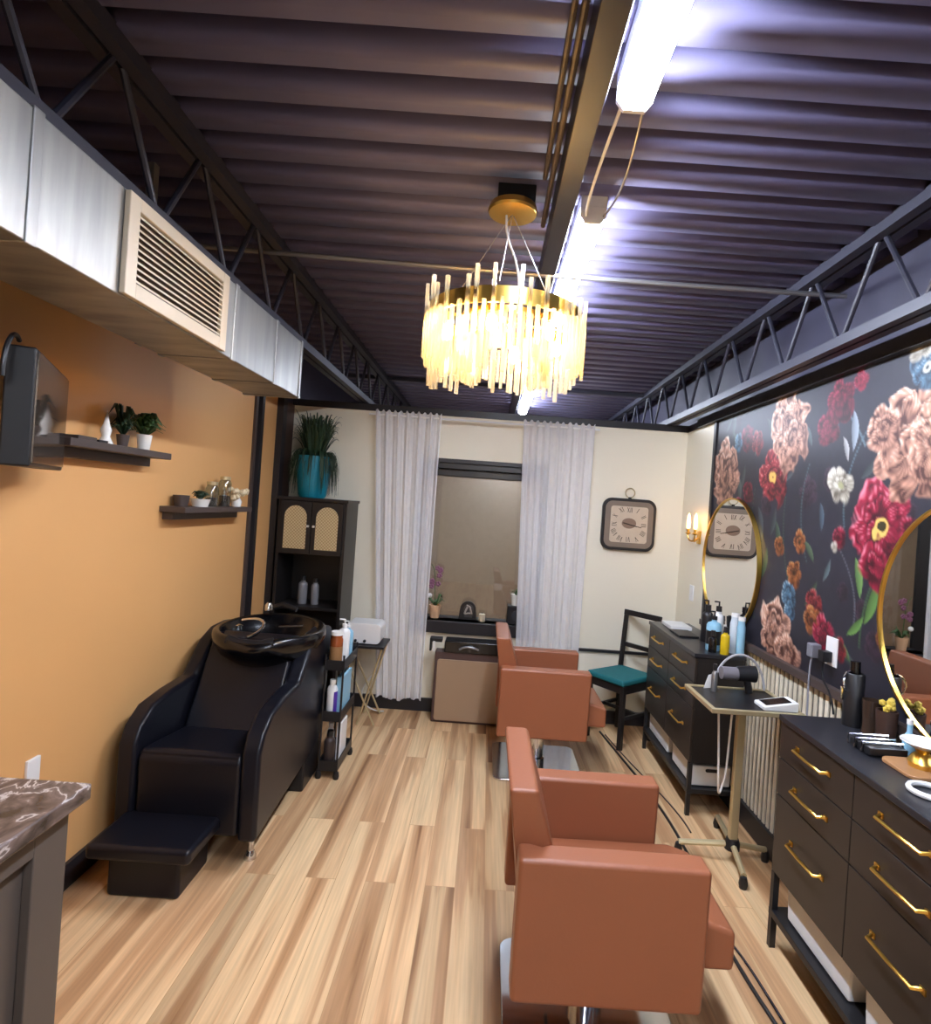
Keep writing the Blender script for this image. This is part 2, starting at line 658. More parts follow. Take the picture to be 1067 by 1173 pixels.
def bloom(y, z, R, dark, mid, light, layers=5, petals=6, core=None, ruff=0.16, ph=None, open_=0.0, squash=1.0):
    """a layered flower: every ring of petals runs from a deep base to a pale rim"""
    sel = ((GY - y) ** 2 + (GZ - z) ** 2) < (1.6 * R) ** 2
    if not sel.any():
        return
    ph = rng.rand() * 6 if ph is None else ph
    dark, mid, light = L(dark), L(mid), L(light)
    for k in range(layers):
        rk = R * (1 - k / (layers + open_)) + (0 if k else 0)
        offy = (rng.rand() - 0.5) * 0.16 * R * (k > 0)
        offz = (rng.rand() - 0.3) * 0.22 * R * (k > 0)
        dy, dz = (GY - y - offy), (GZ - z - offz) / squash
        rho = np.hypot(dy, dz) + 0.38 * R * NA + 0.16 * R * NB
        th = np.arctan2(dz, dy) + 0.5 * NA
        npet = petals + (k % 3)
        arc = np.abs(np.sin(th * npet / 2 + ph + k * 1.7))
        edge = rk * (1 - ruff + ruff * 1.5 * arc ** 0.6) * (1 + 0.08 * np.sin(th * 2 + k))
        mk = np.clip((edge - rho) / (0.014), 0, 1)
        t = np.clip(rho / (edge + 1e-4), 0, 1)
        inner = max(0.0, 1 - 1.0 / max(1.0, (layers - k)))
        tt = np.clip((t - inner * 0.8) / (1 - inner * 0.8 + 1e-4), 0, 1)
        streak = 0.5 + 0.5 * np.sin(th * npet * 5 + 6 * NA)
        gap = np.clip(1 - (1 - arc) ** 6 * 1.1, 0.15, 1)
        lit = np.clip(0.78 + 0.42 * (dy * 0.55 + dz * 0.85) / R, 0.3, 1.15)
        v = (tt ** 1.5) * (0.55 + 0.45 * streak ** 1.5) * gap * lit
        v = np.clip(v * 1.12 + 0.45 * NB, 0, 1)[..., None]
        colr = np.where(v < 0.5, dark + (mid - dark) * v * 2, mid + (light - mid) * (v - 0.5) * 2)
        blend(mk * sel, colr)
    if core:
        rho = np.hypot(GY - y, GZ - z) + 0.25 * R * NB
        mk = np.clip((0.26 * R - rho) / 0.008, 0, 1)
        blend(mk, L(core[0]))
        mk = np.clip((0.12 * R - rho) / 0.006, 0, 1)
        blend(mk, L(core[1]))


PE = ((72, 40, 36), (204, 152, 128), (250, 232, 212))
CR = ((56, 6, 20), (150, 26, 56), (228, 132, 150))
RD = ((58, 10, 18), (150, 40, 50), (226, 146, 140))
OR = ((64, 28, 14), (164, 96, 48), (232, 186, 124))
BL = ((24, 40, 58), (82, 122, 148), (196, 220, 230))
WH = ((92, 84, 72), (196, 190, 174), (238, 234, 222))
DRD = ((40, 6, 16), (112, 22, 44), (176, 62, 88))
for k in range(34):       # faint blossoms and foliage deep in the dark ground
    yy, zz = 1.9 + 2.0 * rng.rand(), 1.0 + 1.25 * rng.rand()
    if k % 2:
        bloom(yy, zz, 0.04 + 0.05 * rng.rand(), (28, 22, 30), (62, 44, 58), (96, 72, 84), layers=3, petals=5)
    else:
        leaf(yy, zz, 0.05 + 0.05 * rng.rand(), rng.rand() * 3, (56, 64, 66))
# stems and leaves under the blossoms
for s in [(2.35, 2.0, 2.45, 1.62, .1, .006, (74, 96, 104)), (2.75, 1.9, 2.72, 1.45, .12, .006, (60, 84, 86)), (2.5, 1.55, 2.35, 1.2, -.12, .005, (92, 96, 104)),
          (2.95, 1.75, 2.85, 1.3, .08, .006, (54, 76, 60)), (2.2, 1.5, 2.3, 1.15, .06, .006, (60, 88, 60)), (3.3, 1.8, 3.2, 1.1, .1, .006, (50, 70, 56)),
          (2.6, 2.2, 2.35, 1.95, -.05, .006, (90, 110, 120)), (1.7, 1.9, 1.6, 1.1, .1, .006, (60, 88, 60)), (1.2, 2.0, 1.3, 1.2, .1, .006, (60, 88, 60))]:
    stem(*s)
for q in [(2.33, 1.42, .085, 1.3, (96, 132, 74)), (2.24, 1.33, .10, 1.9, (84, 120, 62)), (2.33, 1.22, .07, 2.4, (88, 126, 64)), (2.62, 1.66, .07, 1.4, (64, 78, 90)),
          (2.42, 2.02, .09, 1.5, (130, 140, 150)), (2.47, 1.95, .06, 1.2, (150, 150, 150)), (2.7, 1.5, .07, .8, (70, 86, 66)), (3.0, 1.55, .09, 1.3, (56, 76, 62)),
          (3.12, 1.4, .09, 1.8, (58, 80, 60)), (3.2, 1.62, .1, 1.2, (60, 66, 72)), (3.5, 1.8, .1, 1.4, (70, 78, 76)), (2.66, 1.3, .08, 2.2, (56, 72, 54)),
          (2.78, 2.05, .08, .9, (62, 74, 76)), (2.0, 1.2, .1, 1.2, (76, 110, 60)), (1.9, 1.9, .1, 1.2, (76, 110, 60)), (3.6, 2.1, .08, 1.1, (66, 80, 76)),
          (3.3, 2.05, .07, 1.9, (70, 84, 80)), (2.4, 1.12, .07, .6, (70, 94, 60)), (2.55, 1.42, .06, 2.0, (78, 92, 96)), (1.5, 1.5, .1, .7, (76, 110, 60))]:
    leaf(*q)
bloom(3.44, 2.10, .085, *DRD, layers=3, petals=4)
bloom(3.30, 2.06, .07, *RD, layers=3, petals=5)
bloom(3.56, 2.09, .06, *BL, layers=2, petals=5)
bloom(2.62, 2.05, .085, *DRD, layers=3, petals=4)
bloom(2.53, 2.17, .10, *DRD, layers=3, petals=5)
bloom(2.40, 2.22, .05, *CR, layers=2, petals=4)
bloom(3.38, 1.78, .07, *DRD, layers=2, petals=4)
bloom(3.50, 1.70, .06, *CR, layers=2, petals=4)
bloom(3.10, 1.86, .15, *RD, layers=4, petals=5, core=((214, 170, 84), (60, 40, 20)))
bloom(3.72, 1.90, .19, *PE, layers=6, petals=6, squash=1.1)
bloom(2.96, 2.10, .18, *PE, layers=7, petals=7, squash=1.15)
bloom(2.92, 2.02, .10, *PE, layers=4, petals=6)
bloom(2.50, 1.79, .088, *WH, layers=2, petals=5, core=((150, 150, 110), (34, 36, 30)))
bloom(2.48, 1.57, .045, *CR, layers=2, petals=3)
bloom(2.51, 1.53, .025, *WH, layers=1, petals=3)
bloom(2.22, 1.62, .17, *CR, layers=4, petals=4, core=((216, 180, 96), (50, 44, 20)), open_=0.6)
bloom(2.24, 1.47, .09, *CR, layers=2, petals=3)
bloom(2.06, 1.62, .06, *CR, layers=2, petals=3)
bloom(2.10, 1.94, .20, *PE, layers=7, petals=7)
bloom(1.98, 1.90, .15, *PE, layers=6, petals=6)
bloom(2.25, 2.0, .10, *PE, layers=3, petals=5)
bloom(2.04, 2.19, .085, *BL, layers=3, petals=5, core=((190, 190, 180), (40, 50, 60)))
bloom(2.07, 2.27, .06, *WH, layers=2, petals=5)
bloom(2.79, 1.53, .055, *OR, layers=2, petals=5, core=((60, 40, 20), (30, 20, 10)))
bloom(2.98, 1.50, .05, *OR, layers=2, petals=4)
bloom(2.82, 1.38, .07, *OR, layers=3, petals=6, core=((70, 40, 20), (40, 20, 10)))
bloom(2.86, 1.26, .07, *BL, layers=2, petals=5)
bloom(2.84, 1.19, .055, *BL, layers=2, petals=4)
bloom(2.64, 1.27, .07, *RD, layers=3, petals=5)
bloom(2.64, 1.19, .07, *OR, layers=3, petals=5)
bloom(2.54, 1.14, .085, *CR, layers=3, petals=5)
bloom(2.42, 1.10, .05, *RD, layers=2, petals=4)
bloom(2.96, 1.07, .17, *PE, layers=6, petals=6)
bloom(2.84, 0.98, .12, *PE, layers=4, petals=5)
bloom(2.15, 1.22, .055, *OR, layers=2, petals=4)
bloom(2.3, 1.02, .05, *DRD, layers=2, petals=4)
for k in range(16):
    yy, zz = 0.5 + 1.25 * rng.rand(), 1.0 + 1.2 * rng.rand()
    bloom(yy, zz, 0.06 + 0.12 * rng.rand(), *[PE, CR, RD, BL, OR, PE][k % 6], layers=4, petals=6)

me = bpy.data.meshes.new('wallpaper')
nv = (ny + 1) * (nz + 1)
co = np.zeros((nv, 3), dtype=np.float32)
co[:, 0] = XR
co[:, 1] = GY.ravel()
co[:, 2] = GZ.ravel()
ii, jj = np.meshgrid(np.arange(ny), np.arange(nz), indexing='ij')
v0 = (ii * (nz + 1) + jj).ravel()
faces = np.stack([v0, v0 + 1, v0 + nz + 2, v0 + nz + 1], axis=1)
# close the panel into a real slab with a back face
extra = np.array([(XR + 0.1, Y0, Z0), (XR + 0.1, Y1, Z0), (XR + 0.1, Y1, Z1), (XR + 0.1, Y0, Z1)], dtype=np.float32)
co = np.concatenate([co, extra])
faces = np.concatenate([faces, np.array([[nv, nv + 1, nv + 2, nv + 3]])])
me.vertices.add(len(co))
me.vertices.foreach_set('co', co.ravel())
me.loops.add(faces.size)
me.loops.foreach_set('vertex_index', faces.ravel().astype(np.int32))
me.polygons.add(len(faces))
me.polygons.foreach_set('loop_start', np.arange(0, faces.size, 4, dtype=np.int32))
me.update(calc_edges=True)
ca = me.color_attributes.new('paint', 'FLOAT_COLOR', 'POINT')
cols = np.ones((len(co), 4), dtype=np.float32)
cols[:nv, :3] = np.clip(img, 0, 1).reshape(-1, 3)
cols[nv:, :3] = 0.03
ca.data.foreach_set('color', cols.ravel())
m, nt, b = nodes_of('flower_wallpaper')
at = N(nt, 'ShaderNodeVertexColor')
at.layer_name = 'paint'
nt.links.new(at.outputs[0], b.inputs['Base Color'])
b.inputs['Roughness'].default_value = 0.45
me.materials.append(m)
mural = bpy.data.objects.new('wall_right_mural', me)
COL.objects.link(mural)
mural['kind'] = 'structure'
struct('wall_right_near', box(B(), XR, XR + 0.1, YN, Y0, 0.93, ZT), M_DARK)

# ---- window: frame, glass, brown blind outside it, dark header, sill
bm = B()
box(bm, wx0, wx0 + 0.03, YB + 0.0, YB + 0.22, wz0, wz1)
box(bm, wx1 - 0.03, wx1, YB + 0.0, YB + 0.22, wz0, wz1)
box(bm, wx0 + 0.03, wx1 - 0.03, YB + 0.0, YB + 0.22, wz1 - 0.03, wz1)
win = struct('window_1', bm, M_BLACKTRIM)
o = link('window_glass', box(B(), wx0 + 0.03, wx1 - 0.03, YB + 0.19, YB + 0.195, wz0, wz1 - 0.03), M_GLASS, win)
struct('wall_far', box(B(), XL, XR, 5.55, 5.60, 0, 2.2), M_BROWNBLIND)
bm = B()
box(bm, wx0 + 0.03, wx1 - 0.03, YB + 0.02, YB + 0.17, wz1 - 0.075, wz1 - 0.03)
box(bm, wx0 + 0.03, wx1 - 0.03, YB + 0.06, YB + 0.18, wz1 - 0.13, wz1 - 0.08)
link('blind_header', bm, M_BLACK, win, bev=0.004)
link('window_sill', box(B(), wx0 - 0.0, wx1, YB - 0.03, YB + 0.24, wz0 - 0.09, wz0), M_BLACKTRIM, win, bev=0.004)

# ---- steel joists
def joist(name, x, up, down, y0, y1, label, first):
    t = thing(name, label, 'joist', (x, y0, down), 0, 'open web roof joists')
    bm = B()
    box(bm, x - 0.045, x - 0.006, y0, y1, up, up + 0.045)
    box(bm, x + 0.006, x + 0.045, y0, y1, up, up + 0.045)
    link('top_chord', bm, M_STEEL, t)
    bm = B()
    box(bm, x - 0.04, x - 0.006, y0, y1, down - 0.04, down)
    box(bm, x + 0.006, x + 0.04, y0, y1, down - 0.04, down)
    link('bottom_chord', bm, M_STEEL, t)
    y = first
    step = 0.44
    while y < y1 - 0.2:
        if y > y0:
            link('web_rod', tube(B(), [(x, y, down - 0.02), (x, y + step / 2 - 0.02, up + 0.005)], 0.010, 8), M_STEEL, t)
            link('web_rod', tube(B(), [(x, y + step / 2 + 0.02, up + 0.005), (x, y + step, down - 0.02)], 0.010, 8), M_STEEL, t)
        y += step
    return t


joist('roof_joist', -1.02, 2.655, 2.372, -2.4, 7.4, 'dark open web steel joist running above the silver duct', -2.4 + 0.15)
joist('roof_joist', 1.35, 2.655, 2.355, -2.4, 7.4, 'dark open web steel joist running above the flowered wall', -2.4 + 0.33)

t = thing('roof_beam', 'dark painted box beam along the ceiling beside the light tubes', 'beam', (0.19, 2, 2.6))
link('beam_body', box(B(), 0.15, 0.215, -2.5, 7.4, 2.60, 2.70), M_STEEL, t, bev=0.004)
link('conduit', tube(B(), [(0.130, -2.4, 2.665), (0.130, 2.2, 2.665)], 0.009), M_SHELF, t)
link('conduit', tube(B(), [(0.108, -2.4, 2.675), (0.108, 1.9, 2.675)], 0.008), M_SHELF, t)
tag(link('crossing_conduit', tube(B(), [(-1.5, 2.50, 2.625), (0.13, 2.50, 2.60), (1.46, 2.50, 2.60)], 0.011), M_ALU), 'thin metal conduit crossing under the ceiling behind the chandelier', 'pipe')
tag(link('bridging_angle', box(B(), -1.5, 1.46, 5.2, 5.23, 2.66, 2.69), M_STEEL), 'thin dark steel angle crossing the ceiling far beyond the partition', 'brace')
tag(link('hanging_wire', tube(B(), curve((0.272, 1.47, 2.66), (0.272, 1.6, 2.66), (0.24, 1.85, 2.60), (0.265, 2.01, 2.62)), 0.005), M_WHITE), 'pale cable joining the nearest and middle light tubes, on the left', 'cable')
tag(link('hanging_wire', tube(B(), curve((0.325, 1.47, 2.66), (0.33, 1.6, 2.62), (0.36, 1.8, 2.60), (0.325, 2.01, 2.62)), 0.004), M_ALU), 'thin grey cable joining the nearest and middle light tubes, on the right', 'cable')

# ---- ceiling tube lights (lamps)
m_tube = mat('tube_diffuser', (250, 250, 255), 0.4, emit=(226, 236, 255), power=TUBE_POWER)


def tube_light(y0, y1, label):
    t = thing('tube_light', label, 'ceiling light', (0.29, (y0 + y1) / 2, 2.6), 0, 'ceiling tube lights')
    link('housing', box(B(), 0.245, 0.337, y0, y1, 2.655, 2.70), M_WHITE, t, bev=0.004)
    bm = B()
    prism(bm, [(0.248, 2.655), (0.248, 2.625), (0.265, 2.603), (0.317, 2.603), (0.334, 2.625), (0.334, 2.655)], 'y', y0 + 0.012, y1 - 0.012)
    link('diffuser', bm, m_tube, t)
    for yy in (y0, y1 - 0.012):
        bm = B()
        prism(bm, [(0.246, 2.655), (0.246, 2.624), (0.264, 2.601), (0.318, 2.601), (0.336, 2.624), (0.336, 2.655)], 'y', yy, yy + 0.012)
        link('end_cap', bm, M_WHITE, t)


tube_light(0.24, 1.46, 'bright white light tube nearest the camera, cut by the top edge')
tube_light(2.02, 3.20, 'bright white light tube running behind the chandelier')
tube_light(5.0, 6.26, 'farthest white light tube, seen below the chandelier above the partition')
tube_light(-2.3, -1.1, 'unseen white light tube added behind the camera')  # out of view, added as extra light from behind the camera

# ---- duct
t = thing('air_duct', 'long galvanised rectangular air duct along the ochre wall', 'duct', (-1.09, 1.0, 2.063))
link('duct_body', box(B(), -1.22, -0.96, -2.3, 2.85, 2.063, 2.331), M_DUCT, t, bev=0.004)
for yy in (1.165, 2.10, 2.51):
    bm = B()
    box(bm, -1.224, -0.956, yy, yy + 0.03, 2.059, 2.335)
    link('duct_seam', bm, M_DUCT, t, bev=0.003)
bm = B()
box(bm, -1.226, -0.954, 2.83, 2.853, 2.057, 2.337)
link('end_flange', bm, M_DUCT, t, bev=0.003)
for yy in (-0.6, 2.0):
    link('hanger_strap', box(B(), -1.245, -1.22, yy, yy + 0.03, 2.07, 2.70), M_DUCT, t)
# vent grille on the duct front
vy0, vy1 = 1.46, 2.02
t2 = thing('duct_vent', 'cream louvred air vent on the front of the duct', 'vent', (-0.95, 1.74, 2.07))
bm = B()
za, zb = 2.068, 2.326
box(bm, -0.959, -0.943, vy0, vy0 + 0.045, za, zb)
box(bm, -0.959, -0.943, vy1 - 0.045, vy1, za, zb)
box(bm, -0.959, -0.943, vy0 + 0.045, vy1 - 0.045, za, za + 0.04)
box(bm, -0.959, -0.943, vy0 + 0.045, vy1 - 0.045, zb - 0.035, zb)
M_VENT = mat('cream_vent_enamel', (206, 192, 168), 0.4)
link('vent_frame', bm, M_VENT, t2, bev=0.003)
link('vent_backing', box(B(), -0.9585, -0.956, vy0 + 0.045, vy1 - 0.045, za + 0.04, zb - 0.035), M_SHELF, t2)
bm = B()
for k in range(11):
    z = za + 0.048 + k * 0.0166
    prism(bm, [(-0.955, z), (-0.944, z - 0.006), (-0.944, z - 0.001), (-0.955, z + 0.006)], 'y', vy0 + 0.045, vy1 - 0.045)
link('louvres', bm, M_VENT, t2)

# ---- chandelier
cx, cy = 0.012, 1.985
t = thing('chandelier', 'round crystal chandelier with a brass band hanging from the ceiling', 'chandelier', (cx, cy, 2.0))
link('mounting_box', box(B(), cx - 0.055, cx + 0.075, cy + 0.0, cy + 0.13, 2.63, 2.70), M_BLACK, t, bev=0.004)
link('canopy', lathe(B(), [(0, 0.035), (0.05, 0.035), (0.078, 0.02), (0.084, 0.0), (0.08, -0.008), (0.03, -0.012), (0, -0.012)], (cx, cy, 2.60), 32), M_BRASS, t)
link('cord', tube(B(), curve((cx - 0.02, cy, 2.59), (cx - 0.02, cy, 2.45), (cx + 0.05, cy, 2.48), (cx + 0.04, cy, 2.26)), 0.004, 6), M_WHITE, t)
for a in (0.6, 2.7, 4.6):
    link('suspension_wire', tube(B(), [(cx, cy, 2.595), (cx + 0.245 * math.cos(a), cy + 0.245 * math.sin(a), 2.27)], 0.0016, 5), M_ALU, t)
RB = 0.256
link('brass_band', lathe(B(), [(RB, 0), (RB, 0.05), (RB - 0.006, 0.05), (RB - 0.006, 0.0), (RB, 0)], (cx, cy, 2.205), 48), M_BRASS, t)
link('inner_band', lathe(B(), [(0.15, 0), (0.15, 0.02), (0.144, 0.02), (0.144, 0.0), (0.15, 0)], (cx, cy, 2.215), 36), M_BRASS, t)
bm = B()
for k in range(3):
    a = k * PI / 3 + 0.3
    tube(bm, [(cx - (RB - .004) * math.cos(a), cy - (RB - .004) * math.sin(a), 2.225), (cx + (RB - .004) * math.cos(a), cy + (RB - .004) * math.sin(a), 2.225)], 0.005, 6)
link('cross_bars', bm, M_BRASS, t)
m_bulb = mat('warm_bulb', (255, 220, 170), 0.4, emit=(255, 214, 152), power=BULB_POWER)
for k in range(6):
    a = k * PI / 3 + 0.3
    px, py = cx + 0.195 * math.cos(a), cy + 0.195 * math.sin(a)
    link('bulb', lathe(B(), [(0, 0), (0.012, 0.008), (0.016, 0.025), (0.011, 0.05), (0, 0.062)], (px, py, 2.135), 12), m_bulb, t)
    link('bulb_socket', lathe(B(), [(0, 0), (0.012, 0), (0.012, 0.03), (0, 0.03)], (px, py, 2.197), 10), M_BRASS, t)


def crystal(rad, a, z0, z1, w=0.0078):
    x, y = cx + rad * math.cos(a), cy + rad * math.sin(a)
    bm = B()
    ca_, sa_ = math.cos(a + 0.785), math.sin(a + 0.785)
    q = [(ca_ * w, sa_ * w), (-sa_ * w, ca_ * w), (-ca_ * w, -sa_ * w), (sa_ * w, -ca_ * w)]
    prism(bm, [(x + p[0], y + p[1]) for p in q], 'z', z0, z1)
    return bm


for k in range(62):
    a = 2 * PI * k / 62
    zb_ = 2.05 + 0.035 * math.sin(a * 4 + 1) + random.uniform(-.035, .025)
    zt_ = 2.20 + (random.uniform(0.075, 0.12) if (k % 6) in (0, 1, 3) else random.uniform(0.0, 0.02))
    link('crystal', crystal(RB + 0.012, a, zb_, zt_), M_CRYSTAL, t)
for k in range(36):
    a = 2 * PI * k / 36
    link('crystal', crystal(0.16, a, 2.045 + random.uniform(-.03, .02), 2.215), M_CRYSTAL, t)

# ================================================================ LEFT SIDE
# ---- television on a swivel mount
t = thing('television', 'small black television on a swivel bracket at the left edge', 'television', (-1.20, 1.53, 1.619), 0)
ang = math.atan2(2.087 - 1.61, -1.52 + 1.262)
t.rotation_euler = (0, 0, ang - PI / 2)
# local: +Y runs along the screen towards the wall, +X is the screen's front
M_SCREEN = mat('glossy_dark_screen', (96, 86, 78), 0.06, metal=0.55, var=0.02)
link('casing', box(B(), -0.07, -0.004, 0.0, 0.513, 0.0, 0.312), mat('tv_black', (14, 15, 20), 0.45), t, bev=0.006, world=False)
link('screen', box(B(), -0.004, 0.0, 0.01, 0.503, 0.012, 0.302), M_SCREEN, t, world=False)
link('wall_bracket', box(B(), -0.125, -0.07, 0.36, 0.42, 0.10, 0.22), M_BLACK, t, bev=0.004, world=False)
link('cable', tube(B(), curve((-0.06, -0.06, 0.22), (-0.06, -0.07, 0.3), (-0.05, -0.02, 0.36), (-0.05, 0.04, 0.33)), 0.006), M_BLACK, t, world=False)

# ---- wall shelves
def shelf(label, y0, y1, z, x1=-1.425):
    t = thing('wall_shelf', label, 'shelf', (-1.49, (y0 + y1) / 2, z), 0, 'floating shelves on the ochre wall')
    link('board', box(B(), XL, x1, y0, y1, z - 0.028, z), M_SHELF, t, bev=0.003)
    link('bracket', box(B(), XL, XL + 0.05, y0 + 0.03, y1 - 0.03, z - 0.065, z - 0.028), M_SHELF, t, bev=0.003)


shelf('longer dark floating shelf reaching behind the television, with a leafy plant', 1.98, 2.61, 1.735)
shelf('short dark floating shelf with bowl and jars by the black wall strips', 2.76, 3.54, 1.495)


def leaves(bm, c, n, r0, r1, up, lw, seed=1, droop=0.3):
    rd = random.Random(seed)
    for k in range(n):
        a = rd.uniform(0, 2 * PI)
        r = rd.uniform(r0, r1)
        h = rd.uniform(0.3, 1) * up
        p0 = Vector(c)
        p1 = Vector((c[0] + math.cos(a) * r * 0.6, c[1] + math.sin(a) * r * 0.6, c[2] + h))
        p2 = Vector((c[0] + math.cos(a) * r, c[1] + math.sin(a) * r, c[2] + h * (1 - droop)))
        side = Vector((-math.sin(a), math.cos(a), 0)) * lw
        n0 = Vector((0, 0, lw * 0.25))
        v = [bm.verts.new(p) for p in (p0 - side * .2, p0 + side * .2, p1 + side + n0, p1 - side + n0, p2)]
        bm.faces.new((v[0], v[1], v[2], v[3]))
        bm.faces.new((v[3], v[2], v[4]))


def potted(name, label, c, r, h, m_pot, m_leaf, n, spread, up, lw, seed, cat='plant', droop=0.3):
    t = thing(name, label, cat, c)
    link('pot', lathe(B(), [(0, 0), (r * .75, 0), (r, h), (r * .9, h), (r * .85, h * .85), (0, h * .85)], c, 20), m_pot, t)
    bm = B()
    leaves(bm, (c[0], c[1], c[2] + h * 0.85), n, spread * .3, spread, up, lw, seed, droop)
    link('foliage', bm, m_leaf, t, solid=0.0015)
    return t


potted('potted_plant', 'small bushy green plant in a white pot on the longer shelf', (-1.475, 2.48, 1.735), 0.030, 0.065, M_WHITECER, M_LEAF, 70, 0.095, 0.10, 0.011, 3)
potted('potted_plant', 'small dark green plant standing left of the white figurine on the shelf', (-1.49, 2.36, 1.735), 0.024, 0.05, M_SHELF, M_LEAFD, 40, 0.07, 0.13, 0.009, 4)
t = thing('figurine', 'slim white figurine with a pointed top on the longer shelf', 'figurine', (-1.48, 2.24, 1.735))
link('figure_body', lathe(B(), [(0, 0), (0.028, 0), (0.024, 0.01), (0.014, 0.03), (0.02, 0.055), (0.012, 0.075), (0.0, 0.13)], (-1.48, 2.24, 1.735), 14), M_WHITECER, t)
link('figure_base', box(B(), -1.51, -1.45, 2.16, 2.21, 1.735, 1.745), M_BLACK, t)
tag(link('tray', box(B(), -1.52, -1.45, 2.05, 2.15, 1.735, 1.75), M_SHELF, None, bev=0.003), 'small flat dark tray at the television end of the shelf', 'tray')
potted('succulent_bowl', 'low white bowl with dark green succulents on the short shelf', (-1.475, 3.0, 1.495), 0.048, 0.04, M_WHITECER, M_LEAFD, 40, 0.05, 0.045, 0.012, 6)
tag(link('small_pot', lathe(B(), [(0, 0), (0.03, 0), (0.038, 0.055), (0.03, 0.055), (0.028, 0.04), (0, 0.04)], (-1.50, 2.86, 1.495), 16), M_SHELF), 'small dark round pot at the near end of the short shelf', 'pot')
for (yy, hh, lb) in ((3.15, 0.115, 'clear glass jar with metal lid, the shorter and nearer of two'), (3.30, 0.15, 'clear glass jar with metal lid, the taller, beside pale flowers')):
    t = thing('glass_jar', lb, 'jar', (-1.49, yy, 1.495), 0, 'glass jars on the short shelf')
    link('jar_body', lathe(B(), [(0, 0), (0.03, 0), (0.033, 0.01), (0.033, hh - 0.02), (0.025, hh)], (-1.49, yy, 1.495), 16), M_JAR, t)
    link('lid', lathe(B(), [(0, 0), (0.028, 0), (0.028, 0.018), (0, 0.02)], (-1.49, yy, 1.495 + hh), 16), M_PALEBRASS, t)
    link('jar_contents', lathe(B(), [(0, 0.004), (0.028, 0.004), (0.028, hh * .4), (0, hh * .45)], (-1.49, yy, 1.495), 14), M_SHELF, t)
t = thing('flower_posy', 'bunch of pale cream flowers at the far end of the short shelf', 'flowers', (-1.485, 3.45, 1.495))
link('vase', lathe(B(), [(0, 0), (0.025, 0), (0.03, 0.03), (0.02, 0.05)], (-1.485, 3.45, 1.495), 14), M_WHITECER, t)
bm = B()
rd = random.Random(3)
for k in range(16):
    c = (-1.485 + rd.uniform(-.04, .04), 3.45 + rd.uniform(-.07, .07), 1.495 + rd.uniform(.05, .10))
    bmesh.ops.create_icosphere(bm, subdivisions=1, radius=rd.uniform(.012, .022), matrix=Matrix.Translation(c))
link('blossoms', bm, mat('cream_petal', (232, 214, 176), 0.7), t)
tag(link('wall_socket_cover', box(B(), XL, XL + 0.012, 2.04, 2.10, 0.50, 0.60), M_WHITE, None, bev=0.003), 'white socket plate low on the ochre wall', 'socket')

# ---- counter bottom left
t = thing('counter_cabinet', 'grey brown cabinet with a recessed door in the bottom left corner', 'cabinet', (-1.22, 0.3, 0))
link('cabinet_body', box(B(), XL + 0.005, -0.92, -0.9, 1.325, 0.0, 0.862), M_GREYCAB, t, bev=0.003)
bm = B()
for (a, b_, c, d) in ((1.225, 1.325, 0.08, 0.862), (0.60, 0.67, 0.08, 0.862), (0.67, 1.225, 0.80, 0.862), (0.67, 1.225, 0.08, 0.15)):
    box(bm, -0.92, -0.898, a, b_, c, d)
link('door_frame', bm, M_GREYCAB, t, bev=0.003)
link('door_frame', box(B(), -0.92, -0.898, -0.9, 0.596, 0.08, 0.862), M_GREYCAB, t, bev=0.003)
tag(link('countertop', box(B(), XL + 0.003, -0.868, -0.95, 1.352, 0.863, 0.90), M_MARBLE, None, bev=0.005), 'brown veined marble countertop on the grey cabinet, bottom left', 'countertop')

# ---- shampoo unit
t = thing('shampoo_unit', 'black vinyl reclining shampoo chair with backwash basin by the ochre wall', 'shampoo chair', (-1.18, 2.9, 0))


def side_profile():
    return [(2.44, 0.125), (2.435, 0.50), (2.47, 0.575), (2.56, 0.635), (2.72, 0.655), (2.92, 0.66), (2.98, 0.71), (3.08, 0.80), (3.20, 0.845), (3.34, 0.85), (3.48, 0.83), (3.44, 0.40), (3.36, 0.20), (3.0, 0.165)]


for xa, xb in ((-0.955, -0.875), (-1.475, -1.395)):
    bm = B()
    prism(bm, side_profile(), 'x', xa, xb)
    link('arm_panel', bm, M_BLACKVINYL, t, bev=0.022, seg=4)
bm = B()
prism(bm, [(2.45, 0.14), (2.445, 0.455), (2.47, 0.485), (2.86, 0.44), (2.9, 0.2), (2.8, 0.14)], 'x', -1.393, -0.957)
link('seat', bm, M_BLACKVINYL, t, bev=0.02, seg=4)
bm = B()
prism(bm, [(2.80, 0.42), (2.84, 0.50), (3.06, 0.82), (3.16, 0.84), (3.2, 0.78), (2.95, 0.38)], 'x', -1.391, -0.959)
link('backrest', bm, M_BLACKVINYL, t, bev=0.02, seg=4)
link('rear_shell', box(B(), -1.39, -0.96, 3.16, 3.46, 0.18, 0.66), M_BLACK, t, bev=0.01)
link('pedestal', box(B(), -1.30, -0.89, 3.14, 3.42, 0.0, 0.20), M_BLACK, t, bev=0.01)
for xx in (-0.93, -1.42):
    l = link('leg', tube(B(), [(xx, 2.55, 0.14), (xx, 2.55, 0.03)], 0.014, 12), M_CHROME, t)
    link('foot', lathe(B(), [(0, 0), (0.026, 0), (0.026, 0.012), (0.016, 0.035), (0, 0.035)], (xx, 2.55, 0), 16), M_CHROME, l)
# foot box
link('footrest_pad', box(B(), -1.43, -1.03, 2.20, 2.47, 0.165, 0.225), M_BLACKVINYL, t, bev=0.02, seg=4)
link('footrest_box', box(B(), -1.37, -1.09, 2.255, 2.50, 0.0, 0.165), M_BLACKVINYL, t, bev=0.015)
